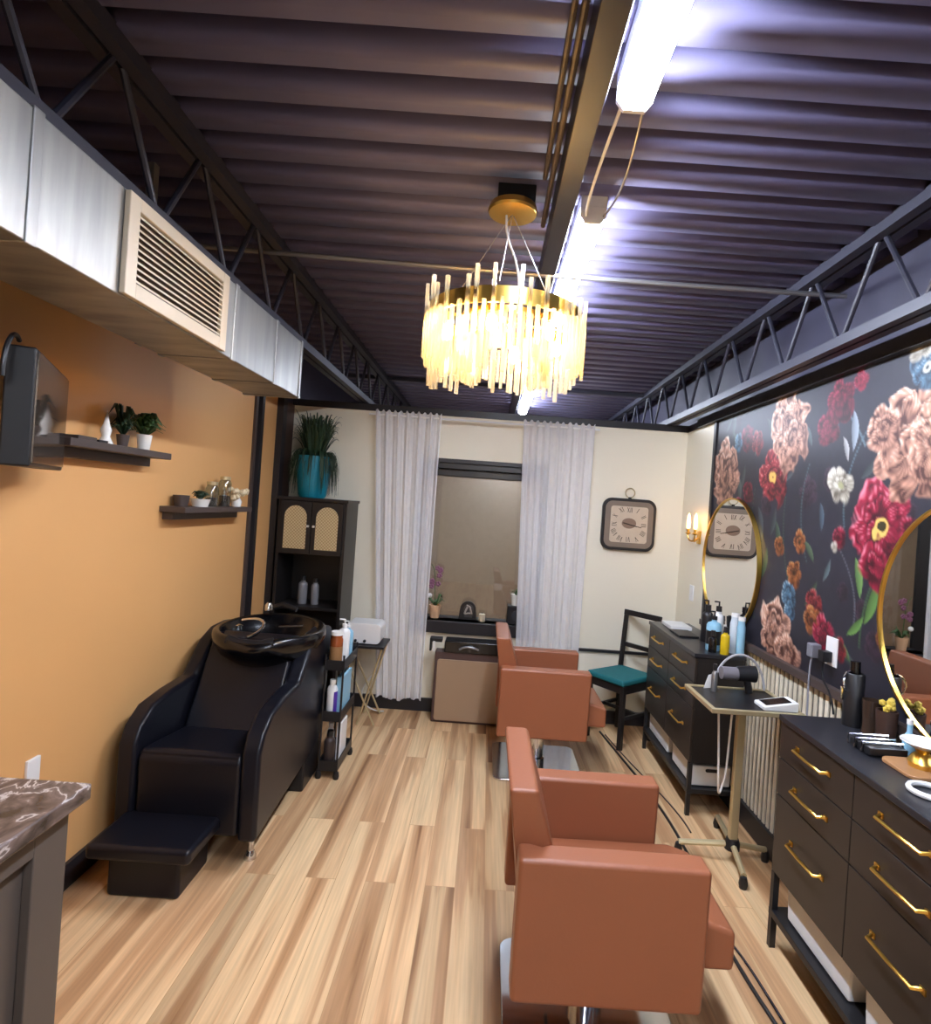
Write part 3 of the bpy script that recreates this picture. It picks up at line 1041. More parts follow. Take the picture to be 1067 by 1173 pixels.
# basin
bm = B()
lathe(bm, [(0, -0.13), (0.07, -0.128), (0.16, -0.10), (0.235, -0.03), (0.262, 0.018), (0.285, 0.028), (0.305, 0.018), (0.31, -0.02), (0.27, -0.09), (0.16, -0.17), (0, -0.18)], (0, 0, 0), 48, 0.93, 1.06)
for v in bm.verts:      # neck rest dips towards the sitter, the far side is raised
    if v.co.z > -0.04:
        d = v.co.y
        if d < -0.18 and abs(v.co.x) < 0.13:
            v.co.z -= 0.022 * (1 - (abs(v.co.x) / 0.13) ** 2)
        v.co.z += 0.04 * max(0, d)
bmesh.ops.translate(bm, verts=bm.verts, vec=(-1.135, 3.19, 0.84))
basin = link('basin', bm, M_GLOSSBLACK, t, smooth=60)
link('drain', lathe(B(), [(0, 0), (0.03, 0), (0.03, 0.008), (0, 0.01)], (-1.135, 3.20, 0.735), 16), M_CHROME, basin)
link('neck_rest', tube(B(), [(-1.25, 2.92, 0.845), (-1.19, 2.905, 0.83), (-1.08, 2.905, 0.83), (-1.02, 2.92, 0.845)], 0.028, 12), M_BLACK, basin)
link('spray_hose', tube(B(), curve((-1.30, 3.20, 0.885), (-1.12, 3.20, 0.93), (-1.12, 3.06, 0.86), (-1.20, 3.03, 0.835)), 0.009, 8), M_CHROME, basin)
link('faucet_knob', lathe(B(), [(0, 0), (0.022, 0), (0.022, 0.03), (0.012, 0.045), (0, 0.048)], (-1.24, 3.42, 0.905), 14), M_CHROME, basin)
link('faucet_knob', lathe(B(), [(0, 0), (0.018, 0), (0.018, 0.02), (0, 0.03)], (-1.28, 3.12, 0.855), 14), M_CHROME, basin)
link('spray_head', tube(B(), [(-1.20, 3.40, 0.93), (-1.14, 3.38, 0.95), (-1.06, 3.37, 0.93)], 0.016, 10), M_BLACK, basin)
link('lever', tube(B(), [(-1.05, 3.06, 0.895), (-0.93, 3.08, 0.905)], 0.006, 8), M_CHROME, basin)

# ---- slim trolley with bottles beside the shampoo unit
t = thing('storage_cart', 'slim black three-tier cart on wheels beside the shampoo chair', 'cart', (-0.80, 3.48, 0))
for zz in (0.055, 0.335, 0.625):
    bm = B()
    box(bm, -0.862, -0.752, 3.31, 3.65, zz - 0.012, zz)
    for (a, b_, c, d) in ((-0.862, -0.857, 3.31, 3.65), (-0.757, -0.752, 3.31, 3.65), (-0.857, -0.757, 3.31, 3.315), (-0.857, -0.757, 3.645, 3.65)):
        box(bm, a, b_, c, d, zz, zz + 0.045)
    link('tray', bm, M_BLACK, t)
for (xx, yy) in ((-0.858, 3.314), (-0.756, 3.314), (-0.858, 3.646), (-0.756, 3.646)):
    link('post', tube(B(), [(xx, yy, 0.04), (xx, yy, 0.70)], 0.006, 8), M_BLACK, t)
    link('caster', lathe(B(), [(0, 0), (0.014, 0), (0.018, 0.018), (0.014, 0.04), (0, 0.043)], (xx, yy, 0.0), 12), M_BLACK, t)


def bottle(name, label, c, r, h, m_body, m_cap, cap_h=0.03, cap_r=0.5, cat='bottle', pump=False, band=None, neck=0.82, group=None):
    t = thing(name, label, cat, c, 0, group)
    link('bottle_body', lathe(B(), [(0, 0), (r * .95, 0), (r, 0.006), (r, h * neck), (r * .85, h * (neck + .07)), (r * cap_r, h * (neck + .12)), (r * cap_r, h), (0, h)], c, 18), m_body, t)
    cc = (c[0], c[1], c[2] + h)
    link('cap', lathe(B(), [(0, 0), (r * cap_r * 1.1, 0), (r * cap_r * 1.05, cap_h), (0, cap_h)], cc, 14), m_cap, t)
    if pump:
        link('pump_head', tube(B(), [(c[0], c[1], cc[2] + cap_h), (c[0], c[1], cc[2] + cap_h + .025), (c[0] - .03, c[1] - .01, cc[2] + cap_h + .027)], 0.005, 8), m_cap, t)
    if band:
        link('label_band', lathe(B(), [(r * 1.012, h * .2), (r * 1.012, h * .65)], c, 18), band, t)
    return t


M_AMBER = mat('amber_liquid', (140, 72, 36), 0.25)
M_PURPLE = mat('purple_label', (86, 52, 160), 0.4)
M_LBLUE = mat('light_blue_card', (142, 190, 214), 0.5)
bottle('shampoo_bottle', 'large amber bottle with a white cap on top tier of the cart', (-0.815, 3.36, 0.625), 0.036, 0.18, M_AMBER, M_WHITE, 0.02, 0.9, neck=.85, band=mat('rust_label', (150, 110, 70), 0.5))
bottle('shampoo_bottle', 'tall white pump bottle behind the amber bottle on the cart', (-0.80, 3.47, 0.625), 0.034, 0.21, M_WHITE, M_WHITE, 0.012, 0.4, pump=True)
bottle('shampoo_bottle', 'white pump bottle at the back of the cart\'s top tier', (-0.80, 3.57, 0.625), 0.032, 0.18, M_LBLUE, M_WHITE, 0.012, 0.4, pump=True)
tt = bottle('shampoo_bottle', 'white bottle with a purple stripe on the cart\'s middle tier', (-0.822, 3.37, 0.335), 0.030, 0.19, M_WHITE, M_WHITE, 0.02, 0.55)
bm = B()
lathe(bm, [(0.0306, 0.01), (0.0306, 0.145)], (-0.822, 3.37, 0.335), 18)
bmesh.ops.delete(bm, geom=[v for v in bm.verts if v.co.x < -0.813], context='VERTS')
link('purple_stripe', bm, M_PURPLE, tt)
tag(link('product_box', box(B(), -0.80, -0.765, 3.37, 3.58, 0.337, 0.56), M_LBLUE, None, bev=0.002), 'light blue carton standing on the cart\'s middle tier', 'box')
tag(link('dark_jar', lathe(B(), [(0, 0), (0.03, 0), (0.03, 0.1), (0.02, 0.11), (0, 0.11)], (-0.83, 3.50, 0.336), 16), M_BLACK), 'dark jar behind the purple-striped bottle on the cart', 'jar')
bottle('spray_bottle', 'black dispenser bottle on the bottom tier of the cart', (-0.815, 3.36, 0.056), 0.032, 0.17, mat('dark_brown_bottle', (58, 48, 46), 0.3), M_BLACK, 0.03, 0.5)
tag(link('paper_towel_pack', box(B(), -0.795, -0.765, 3.42, 3.56, 0.057, 0.28), M_WHITE, None, bev=0.008), 'tall white pack on the cart\'s bottom tier', 'pack')
bottle('lotion_bottle', 'white bottle behind the black dispenser on the bottom tier', (-0.835, 3.45, 0.056), 0.022, 0.19, M_WHITE, M_WHITE, 0.02, 0.6)

# ---- corner cabinet
t = thing('corner_cabinet', 'tall black cabinet with two arched rattan doors in the corner', 'cabinet', (-1.235, 4.3, 0))
x0, x1, y0, y1 = -1.478, -0.995, 4.13, 4.48
bm = B()
box(bm, x0, x0 + 0.02, y0, y1, 0, 1.55)
box(bm, x1 - 0.02, x1, y0, y1, 0, 1.55)
box(bm, x0 + 0.02, x1 - 0.02, y1 - 0.015, y1, 0, 1.55)
box(bm, x0 - 0.01, x1 + 0.01, y0 - 0.012, y1, 1.55, 1.572)
for zz in (0.06, 0.42, 0.78, 1.17):
    box(bm, x0 + 0.02, x1 - 0.02, y0 + 0.003, y1 - 0.015, zz, zz + 0.02)
link('carcass', bm, M_BLACKWOOD, t)
xm = (x0 + x1) / 2
for s in (-1, 1):
    a, b_ = (x0 + 0.021, xm - 0.002) if s < 0 else (xm + 0.002, x1 - 0.021)
    c = (a + b_) / 2
    d = link('door', box(B(), a, b_, y0 - 0.014, y0, 1.175, 1.545), M_BLACKWOOD, t, bev=0.002)
    hw = 0.078
    pts = [(c - hw, 1.21), (c + hw, 1.21)] + [(c + hw * math.cos(k * PI / 12), 1.435 + hw * math.sin(k * PI / 12)) for k in range(0, 13)]
    pts = [pts[0], pts[1]] + pts[2:]
    bm = B()
    prism(bm, pts, 'y', y0 - 0.017, y0 - 0.0135)
    link('rattan_panel', bm, M_RATTAN, d)
    kx = xm + s * 0.02
    link('knob', lathe(B(), [(0, 0), (0.009, 0), (0.009, 0.014), (0, 0.016)], (kx, y0 - 0.024, 1.365), 10), M_WHITECER, d)
M_MILK = mat('milky_grey_glass', (128, 128, 132), 0.3)
bottle('lotion_bottle', 'grey milky bottle, left of two in the dark cabinet niche', (-1.31, 4.27, 0.80), 0.033, 0.17, M_MILK, M_BLACK, 0.03, 0.5)
bottle('lotion_bottle', 'grey milky bottle, right of two in the dark cabinet niche', (-1.22, 4.27, 0.80), 0.028, 0.16, M_MILK, M_BLACK, 0.025, 0.6)
# plant on the cabinet
c = (-1.29, 4.27, 1.572)
t = thing('potted_fern', 'turquoise pot with long dark green fronds on top of the corner cabinet', 'plant', c)
bm = B()
lathe(bm, [(0, 0), (0.085, 0), (0.10, 0.02), (0.125, 0.22), (0.13, 0.30), (0.12, 0.30), (0.11, 0.25), (0, 0.25)], c, 28)
link('pot', bm, M_TURQ, t)
bm = B()
rd = random.Random(11)
for k in range(620):
    a = rd.uniform(0, 2 * PI)
    if k % 2:
        r = rd.uniform(0.03, 0.17)
        hh = rd.uniform(0.16, 0.36)
        tip = hh * rd.uniform(0.8, 1.0)
    else:
        r = rd.uniform(0.13, 0.175)
        hh = rd.uniform(0.05, 0.12)
        tip = rd.uniform(-0.26, -0.02)
    ca_, sa_ = math.cos(a), math.sin(a)
    if sa_ < -0.35 and abs(ca_) < 0.5 and k % 2 == 0 and k % 8:
        continue
    base = (c[0] + ca_ * 0.05, c[1] + sa_ * 0.05, c[2] + 0.27)
    ps = curve(base, (base[0] + ca_ * r * .4, base[1] + sa_ * r * .4, base[2] + hh), (c[0] + ca_ * r, c[1] + sa_ * r, base[2] + hh), (c[0] + ca_ * r * 1.05, c[1] + sa_ * r * 1.05, base[2] + tip), 6)
    side = Vector((-sa_, ca_, 0)) * rd.uniform(.004, .010)
    prev = None
    for i, p in enumerate(ps):
        w_ = 1 - (i / 6) ** 2 * .9
        p = Vector(p)
        p.y = min(p.y, 4.49)
        p.x = max(p.x, XL + 0.02)
        q = (bm.verts.new(p - side * w_), bm.verts.new(p + side * w_))
        if prev:
            bm.faces.new((prev[0], prev[1], q[1], q[0]))
        prev = q
link('fronds', bm, M_LEAFD, t, solid=0.001)

# ---- side table with white appliance
t = thing('side_table', 'small black-topped side table with crossed champagne-coloured legs by the curtain', 'table', (-0.83, 4.28, 0))
link('table_top', box(B(), -0.985, -0.665, 4.10, 4.385, 0.545, 0.562), M_BLACK, t, bev=0.003)
for (xa, ya, xb, yb) in ((-0.97, 4.12, -0.70, 4.12), (-0.68, 4.12, -0.82, 4.12), (-0.97, 4.36, -0.70, 4.36), (-0.68, 4.36, -0.82, 4.36)):
    link('leg', tube(B(), [(xa, ya, 0.545), (xb, yb, 0.006)], 0.007, 8), M_PALEBRASS, t)
t = thing('towel_warmer', 'white rounded countertop appliance with two dark knobs on the side table', 'appliance', (-0.83, 4.28, 0.562))
bm = B()
prism(bm, [(x - 0.825, z + 0.638) for x, z in round_rect(0.125, 0.072, 0.035)], 'y', 4.15, 4.35)
link('casing', bm, M_WHITE, t, bev=0.006)
for xx in (-0.875, -0.81):
    link('knob', tube(B(), [(xx, 4.15, 0.588), (xx, 4.138, 0.588)], 0.010, 12), M_BLACK, t)
tag(link('power_cable', tube(B(), curve((-0.76, 4.36, 0.30), (-0.95, 4.45, 0.1), (-0.80, 4.3, 0.03), (-0.68, 4.40, 0.01), 16), 0.005, 6), M_WHITE), 'pale cable hanging below the small side table by the curtain', 'cable')

# ---- curtains
def curtain(label, xt0, xt1, xb0, xb1, z0, z1, hem_wave, folds, seed):
    t = thing('sheer_curtain', label, 'curtain', ((xt0 + xt1) / 2, 4.42, z0), 0, 'sheer window curtains')
    rd = random.Random(seed)
    bm = B()
    nx, nzv = 120, 26
    ph = [rd.uniform(0, 6) for _ in range(4)]
    grid = []
    for i in range(nx + 1):
        u = i / nx
        row = []
        for j in range(nzv + 1):
            v = j / nzv
            zlow = z0 + hem_wave * (math.sin(u * 9 + ph[0]) * .5 + math.sin(u * 23 + ph[1]) * .3)
            z = zlow + (z1 - zlow) * v
            if j == nzv:
                z += 0.012 * math.sin(u * 70)
            x = (xb0 + (xb1 - xb0) * u) * (1 - v) + (xt0 + (xt1 - xt0) * u) * v
            amp = 0.014
            y = 4.43 + amp * math.sin(u * folds * 2 * PI + ph[2] + .5 * math.sin(v * 3)) + 0.005 * math.sin(u * folds * 5.3 * PI + ph[3])
            row.append(bm.verts.new((x, y, z)))
        grid.append(row)
    for i in range(nx):
        for j in range(nzv):
            bm.faces.new((grid[i][j], grid[i + 1][j], grid[i + 1][j + 1], grid[i][j + 1]))
    link('curtain_panel', bm, M_SHEER, t, smooth=180)


curtain('left white sheer curtain hanging beside the window to the floor', -0.90, -0.40, -0.75, -0.41, 0.10, 2.265, 0.02, 6, 1)
curtain('right white sheer curtain hanging behind the rear tan chair', 0.22, 0.76, 0.29, 0.75, 0.12, 2.265, 0.02, 6, 5)
tag(link('curtain_rod', tube(B(), [(-0.95, 4.43, 2.235), (0.80, 4.43, 2.235)], 0.007, 8), M_WHITE), 'thin white rod carrying the sheer curtains over the window', 'curtain rod')

# ---- things on the window sill
SZ = wz0
c = (-0.365, 4.60, SZ)
t = thing('potted_orchid', 'pink orchid in a pale clay pot at the left end of the sill', 'plant', c)
link('pot', lathe(B(), [(0, 0), (0.034, 0), (0.048, 0.10), (0.042, 0.10), (0.038, 0.085), (0, 0.085)], c, 18), M_TERRA, t)
bm = B()
leaves(bm, (c[0], c[1], c[2] + 0.09), 9, 0.06, 0.10, 0.09, 0.018, 8, 0.4)
link('leaves', bm, M_LEAF, t, solid=0.002)
link('stem', tube(B(), curve((c[0], c[1], c[2] + .09), (c[0] - .02, c[1], c[2] + .25), (c[0], c[1], c[2] + .36), (c[0] - .05, c[1] - .01, c[2] + .42)), 0.003, 6), M_LEAF, t)
bm = B()
rd = random.Random(4)
for k in range(9):
    cc = (c[0] + rd.uniform(-.05, .03), c[1] - .01 + rd.uniform(-.02, .02), c[2] + rd.uniform(.2, .42))
    for q in range(5):
        a = q * 2 * PI / 5
        bmesh.ops.create_icosphere(bm, subdivisions=1, radius=0.011, matrix=Matrix.Translation((cc[0] + .012 * math.cos(a), cc[1], cc[2] + .012 * math.sin(a))))
link('blossoms', bm, mat('mauve_petal', (142, 92, 120), 0.6), t)
bm = B()
bmesh.ops.create_icosphere(bm, subdivisions=2, radius=0.02, matrix=Matrix.Translation((c[0] - .045, c[1] - .03, c[2] + .175)))
link('white_blossom', bm, M_WHITECER, t)
# arched picture frame
t = thing('arched_frame', 'small dark arched frame with a pale relief standing on the sill', 'frame', (-0.105, 4.60, SZ))
hw = 0.062
arc = [(-0.105 + hw * math.cos(k * PI / 14), SZ + 0.085 + hw * math.sin(k * PI / 14)) for k in range(15)]
bm = B()
prism(bm, [(-0.105 - hw * 1.15, SZ), (-0.105 + hw * 1.15, SZ)] + arc, 'y', 4.59, 4.61)
link('frame_body', bm, M_BLACKWOOD, t, bev=0.003)
arc = [(-0.100 + .04 * math.cos(k * PI / 14), SZ + 0.08 + .045 * math.sin(k * PI / 14)) for k in range(15)]
bm = B()
prism(bm, [(-0.13, SZ + 0.02), (-0.07, SZ + 0.02)] + arc, 'y', 4.586, 4.59)
link('picture', bm, mat('grey_print', (70, 66, 64), 0.5), t)
bm = B()
for (xx, zz, a, ln) in ((-0.12, 0.075, 1.2, .03), (-0.085, 0.08, 1.9, .032), (-0.105, 0.05, 0.2, .022), (-0.10, 0.105, 2.6, .02)):
    tube(bm, [(xx - ln * math.cos(a), 4.585, SZ + zz - ln * math.sin(a)), (xx, 4.583, SZ + zz + .004), (xx + ln * math.cos(a), 4.585, SZ + zz + ln * math.sin(a))], 0.007, 6)
link('relief', bm, mat('pale_relief', (170, 160, 150), 0.5), t)
t = thing('candle', 'small cream candle on the window sill beside the arched frame', 'candle', (0.008, 4.58, SZ))
link('wax', lathe(B(), [(0, 0), (0.026, 0), (0.026, 0.055), (0.02, 0.058), (0, 0.056)], (0.008, 4.58, SZ), 16), mat('cream_wax', (222, 208, 178), 0.5), t)
link('wick', tube(B(), [(0.008, 4.58, SZ + .056), (0.008, 4.58, SZ + .07)], 0.0015, 5), M_BLACK, t)
t = thing('speaker_box', 'black box speaker at the right end of the window sill', 'speaker', (0.275, 4.58, SZ))
link('cabinet', box(B(), 0.20, 0.36, 4.52, 4.64, SZ, SZ + 0.145), M_BLACK, t, bev=0.006)
link('driver', tube(B(), [(0.28, 4.52, SZ + .07), (0.28, 4.514, SZ + .07)], 0.045, 20), mat('speaker_cone', (44, 46, 52), 0.6), t)
potted('potted_succulent', 'small white ceramic pot with green tips on the black speaker', (0.265, 4.57, SZ + 0.145), 0.045, 0.085, M_WHITECER, M_LEAF, 20, 0.04, 0.06, 0.008, 9)

# ---- low cabinet under the window
t = thing('low_cabinet', 'low taupe-fronted cabinet with dark edging under the window', 'cabinet', (-0.03, 4.36, 0))
link('carcass', box(B(), -0.315, 0.215, 4.285, 4.40, 0.0, 0.515), M_PLUM, t, bev=0.006)
bm = B()
prism(bm, [(x - 0.05, z + 0.242) for x, z in round_rect(0.245, 0.222, 0.02)], 'y', 4.268, 4.285)
link('front_panel', bm, M_TAUPE, t, bev=0.004)
t = thing('tool_case', 'open black tool case lying on the taupe cabinet', 'case', (-0.02, 4.34, 0.515))
bm = B()
box(bm, -0.25, 0.20, 4.27, 4.42, 0.516, 0.60)
link('case_body', bm, M_GLOSSBLACK, t, bev=0.008)
link('metal_clip', tube(B(), curve((-0.14, 4.262, 0.545), (-0.10, 4.255, 0.58), (-0.04, 4.255, 0.57), (0.0, 4.262, 0.55)), 0.008, 8), M_ALU, t)
t = thing('plug_block', 'small black bracket with white strip left of the tool case', 'bracket', (-0.33, 4.30, 0.52))
link('bracket_arm', box(B(), -0.36, -0.27, 4.28, 4.36, 0.585, 0.61), M_BLACK, t, bev=0.003)
link('bracket_arm', box(B(), -0.36, -0.345, 4.28, 4.36, 0.517, 0.585), M_BLACK, t, bev=0.003)
link('white_strip', box(B(), -0.335, -0.32, 4.27, 4.28, 0.517, 0.59), M_WHITE, t)

# ================================================================ SALON CHAIRS
def salon_chair(label, x, y, z):
    t = thing('salon_chair', label, 'salon chair', (x, y, 0), 0, 'tan salon chairs')
    K = dict(world=False)
    for s in (-1, 1):
        a, b_ = (-0.293, -0.205) if s < 0 else (0.205, 0.293)
        bm = B()
        prism(bm, [(-0.268, z - 0.36), (0.262, z - 0.36), (0.267, z + 0.04), (-0.268, z + 0.04)], 'y', a, b_)
        link('armrest', bm, M_LEATHER, t, bev=0.014, seg=4, **K)
    bm = B()
    prism(bm, [(-0.15, z - 0.30), (0.385, z - 0.30), (0.385, z - 0.185), (0.30, z - 0.16), (-0.15, z - 0.165)], 'y', -0.203, 0.203)
    link('seat', bm, M_LEATHER, t, bev=0.016, seg=4, **K)
    bm = B()
    prism(bm, [(-0.235, z - 0.30), (-0.12, z - 0.30), (-0.162, z + 0.02), (-0.222, z + 0.205), (-0.305, z + 0.205), (-0.272, z + 0.0)], 'y', -0.242, 0.242)
    # keep the lower part between the armrests
    for v in bm.verts:
        if v.co.z < z + 0.03:
            v.co.y = math.copysign(0.2035, v.co.y)
    link('backrest', bm, M_LEATHER, t, bev=0.012, seg=4, **K)
    link('seat_plate', box(B(), -0.17, 0.17, -0.15, 0.15, z - 0.325, z - 0.301), M_BLACK, t, **K)
    link('lift_column', lathe(B(), [(0, 0.012), (0.055, 0.012), (0.055, 0.05), (0.045, 0.055), (0.045, z - 0.42), (0.028, z - 0.42), (0.028, z - 0.325), (0, z - 0.325)], (0, 0, 0), 24), M_CHROME, t, **K)
    bm = B()
    prism(bm, round_rect(0.27, 0.27, 0.05), 'z', 0.0, 0.014)
    link('base_plate', bm, M_CHROME, t, bev=0.004, **K)
    link('lift_lever', tube(B(), [(-0.04, 0.03, z - 0.40), (-0.10, 0.06, z - 0.40), (-0.11, 0.07, 0.12)], 0.006, 8), M_BLACK, t, **K)
    return t


salon_chair('tan leather salon chair in front, nearest the camera', 0.42, 1.90, 0.60)
salon_chair('tan leather salon chair behind, in front of the window', 0.405, 3.70, 0.625)

# ---- teal chair
nrm = Vector((-0.78, -0.62, 0))
ang = math.atan2(nrm.y, nrm.x)       # local +X is the chair's front
t = thing('side_chair', 'black wooden side chair with a teal seat by the clock wall', 'chair', (1.05, 4.225, 0), ang)
K = dict(world=False)
hw_, hd = 0.19, 0.19
bm = B()
prism(bm, [(0.20, -0.165), (0.20, 0.165), (-0.17, 0.155), (-0.17, -0.155)], 'z', 0.435, 0.475)
link('seat', bm, M_TEAL, t, bev=0.014, seg=3, **K)
bm = B()
box(bm, -0.16, 0.18, -0.158, -0.14, 0.38, 0.435)
box(bm, -0.16, 0.18, 0.14, 0.158, 0.38, 0.435)
box(bm, 0.16, 0.18, -0.14, 0.14, 0.38, 0.435)
box(bm, -0.16, -0.14, -0.14, 0.14, 0.38, 0.435)
link('seat_rail', bm, M_BLACKWOOD, t, **K)
for s in (-1, 1):
    link('leg', box(B(), 0.158, 0.19, s * 0.148 - 0.016, s * 0.148 + 0.016, 0, 0.435), M_BLACKWOOD, t, bev=0.004, **K)
    bm = B()
    prism(bm, [(-0.15, 0), (-0.178, 0), (-0.17, 0.45), (-0.20, 0.86), (-0.175, 0.865), (-0.14, 0.45)], 'y', s * 0.146 - 0.014, s * 0.146 + 0.014)
    link('leg', bm, M_BLACKWOOD, t, bev=0.003, **K)
    link('stretcher', box(B(), -0.16, 0.16, s * 0.15 - 0.008, s * 0.15 + 0.008, 0.20, 0.222), M_BLACKWOOD, t, **K)
link('stretcher', box(B(), -0.01, 0.01, -0.145, 0.145, 0.20, 0.222), M_BLACKWOOD, t, **K)
bm = B()
prism(bm, [(-0.20, 0.85), (-0.17, 0.855), (-0.175, 0.895), (-0.205, 0.89)], 'y', -0.16, 0.16)
link('top_rail', bm, M_BLACKWOOD, t, bev=0.004, **K)
link('cross_rail', box(B(), -0.185, -0.165, -0.14, 0.14, 0.62, 0.65), M_BLACKWOOD, t, **K)

# ================================================================ RIGHT SIDE
def dresser(label, y0, y1):
    t = thing('dresser', label, 'dresser', (1.33, y0, 0), 0, 'dark dressers under the round mirrors')
    xf, xb = 1.18, 1.455
    L_ = y1 - y0
    K = dict(world=False)
    ox = 1.33
    a, b_ = xf - ox, xb - ox
    link('top', box(B(), a - 0.008, b_, -0.005, L_ + 0.005, 0.86, 0.882), M_DRTOP, t, bev=0.003, **K)
    link('carcass', box(B(), a + 0.014, b_ - 0.003, 0.0, L_, 0.285, 0.86), M_BLACKWOOD, t, **K)
    link('bottom_shelf', box(B(), a, b_ - 0.003, 0.0, L_, 0.12, 0.145), M_BLACK, t, bev=0.002, **K)
    for (xx, yy) in ((a + 0.002, 0.0), (a + 0.002, L_ - 0.022), (b_ - 0.025, 0.0), (b_ - 0.025, L_ - 0.022)):
        link('leg', box(B(), xx, xx + 0.022, yy, yy + 0.022, 0.0, 0.12), M_BLACK, t, **K)
        link('leg', box(B(), xx, xx + 0.022, yy, yy + 0.022, 0.145, 0.285), M_BLACK, t, **K)
    rows = ((0.722, 0.856, 0.797), (0.584, 0.718, 0.650), (0.290, 0.580, 0.455))
    half = L_ / 2
    for c in range(2):
        for (za_, zb__, zh) in rows:
            d = link('drawer', box(B(), a, a + 0.0135, c * half + 0.002, (c + 1) * half - 0.002, za_, zb__), M_DRESSER, t, bev=0.0015, **K)
            yc = c * half + half * 0.5 + (0.06 if c else -0.03) * 0
            bm = B()
            hl = 0.095
            tube(bm, [(a - 0.002, yc - hl, zh + .004), (a - 0.024, yc - hl + 0.008, zh), (a - 0.026, yc, zh), (a - 0.024, yc + hl - 0.008, zh), (a - 0.002, yc + hl, zh + .004)], 0.0055, 8)
            box(bm, a - 0.004, a, yc - hl - 0.012, yc - hl + 0.008, zh - 0.006, zh + 0.010)
            box(bm, a - 0.004, a, yc + hl - 0.008, yc + hl + 0.012, zh - 0.006, zh + 0.010)
            link('handle', bm, M_BRASS, d, **K)
    return t


near = dresser('nearest dark dresser with brass handles at the right edge', 1.35, 2.25)
far = copy_tree(near)
far['label'] = 'dark dresser with curved handles farther off, beside the teal chair'
far.location = (1.33, 3.18, 0)


def bin_(label, y0, y1, x0=1.215, x1=1.43):
    bm = B()
    prism(bm, [(y0 + .01, 0.147), (y1 - .01, 0.147), (y1, 0.262), (y0, 0.262)], 'x', x0, x1)
    o = link('storage_bin', bm, M_WHITE, None, bev=0.008)
    tag(o, label, 'bin', 'white bins on the dresser shelves')
    bm = B()
    prism(bm, [(x + (x0 + x1) / 2 + .0, z + 0.238) for x, z in round_rect(0.035, 0.009, 0.008, 4)], 'y', y0 - 0.002, y0 + 0.004)
    link('handle_slot', bm, M_BLACK, o)


bin_('white plastic bin with a handle slot at the near end of the far dresser', 3.21, 3.56)
bin_('white plastic bin under the far end of the far dresser', 3.64, 4.06)
bin_('long white bin under the near dresser, by its far legs', 1.80, 2.19)
bin_('white bin under the near dresser, cut by the bottom right edge', 1.36, 1.74)

# ---- mirrors
def mirror(label, y, z, r):
    t = thing('round_mirror', label, 'mirror', (XR - 0.012, y, z - r), 0, 'round gold-rimmed mirrors')
    n = 64
    bm = B()
    prism(bm, [(y + r * math.cos(2 * PI * k / n), z + r * math.sin(2 * PI * k / n)) for k in range(n)], 'x', XR - 0.018, XR - 0.004)
    link('glass', bm, M_MIRROR, t, smooth=30)
    bm = B()
    rings = []
    for k in range(n):
        a = 2 * PI * k / n
        rings.append([bm.verts.new((xx, y + rr * math.cos(a), z + rr * math.sin(a))) for (rr, xx) in ((r, XR - .002), (r + .008, XR - .002), (r + .008, XR - .026), (r, XR - .026))])
    for k in range(n):
        A_, B_ = rings[k], rings[(k + 1) % n]
        for q in range(4):
            bm.faces.new((A_[q], A_[(q + 1) % 4], B_[(q + 1) % 4], B_[q]))
    link('rim', bm, M_BRASS, t, smooth=50)


mirror('round gold-rimmed mirror reflecting the clock, above the far dresser', 3.55, 1.35, 0.395)
mirror('round gold-rimmed mirror cut by the right edge, above the near dresser', 1.77, 1.33, 0.395)

# ---- clock
cx_, cz_ = 1.075, 1.535
t = thing('wall_clock', 'square rounded wall clock with dark frame and roman numerals', 'clock', (cx_, 4.5, cz_ - 0.2))
bm = B()
prism(bm, [(x + cx_, z + cz_) for x, z in round_rect(0.205, 0.198, 0.07, 8)], 'y', YB - 0.035, YB)
link('case', bm, M_BLACKWOOD, t, bev=0.006)
bm = B()
prism(bm, [(x + cx_, z + cz_) for x, z in round_rect(0.183, 0.176, 0.055, 8)], 'y', YB - 0.039, YB - 0.035)
link('face_border', bm, mat('antique_taupe', (132, 118, 104), 0.4, var=0.15, scale=12), t)
bm = B()
prism(bm, [(x + cx_, z + cz_) for x, z in round_rect(0.142, 0.138, 0.02, 5)], 'y', YB - 0.042, YB - 0.039)
link('dial', bm, mat('aged_cream_dial', (206, 190, 168), 0.5, var=0.1, scale=20), t)
bm = B()
lathe(bm, [(0, 0), (0.05, 0), (0.05, 0.002), (0, 0.002)], (0, 0, 0), 28, 1.1, 0.8)
bmesh.ops.rotate(bm, verts=bm.verts, cent=(0, 0, 0), matrix=Matrix.Rotation(PI / 2, 3, 'X'))
bmesh.ops.translate(bm, verts=bm.verts, vec=(cx_, YB - 0.042, cz_ + 0.01))
link('dial_centre', bm, mat('dial_brown', (140, 116, 98), 0.5), t)
ROMAN = ['XII', 'I', 'II', 'III', 'IIII', 'V', 'VI', 'VII', 'VIII', 'IX', 'X', 'XI']
M_INK = mat('clock_ink', (52, 40, 34), 0.5)


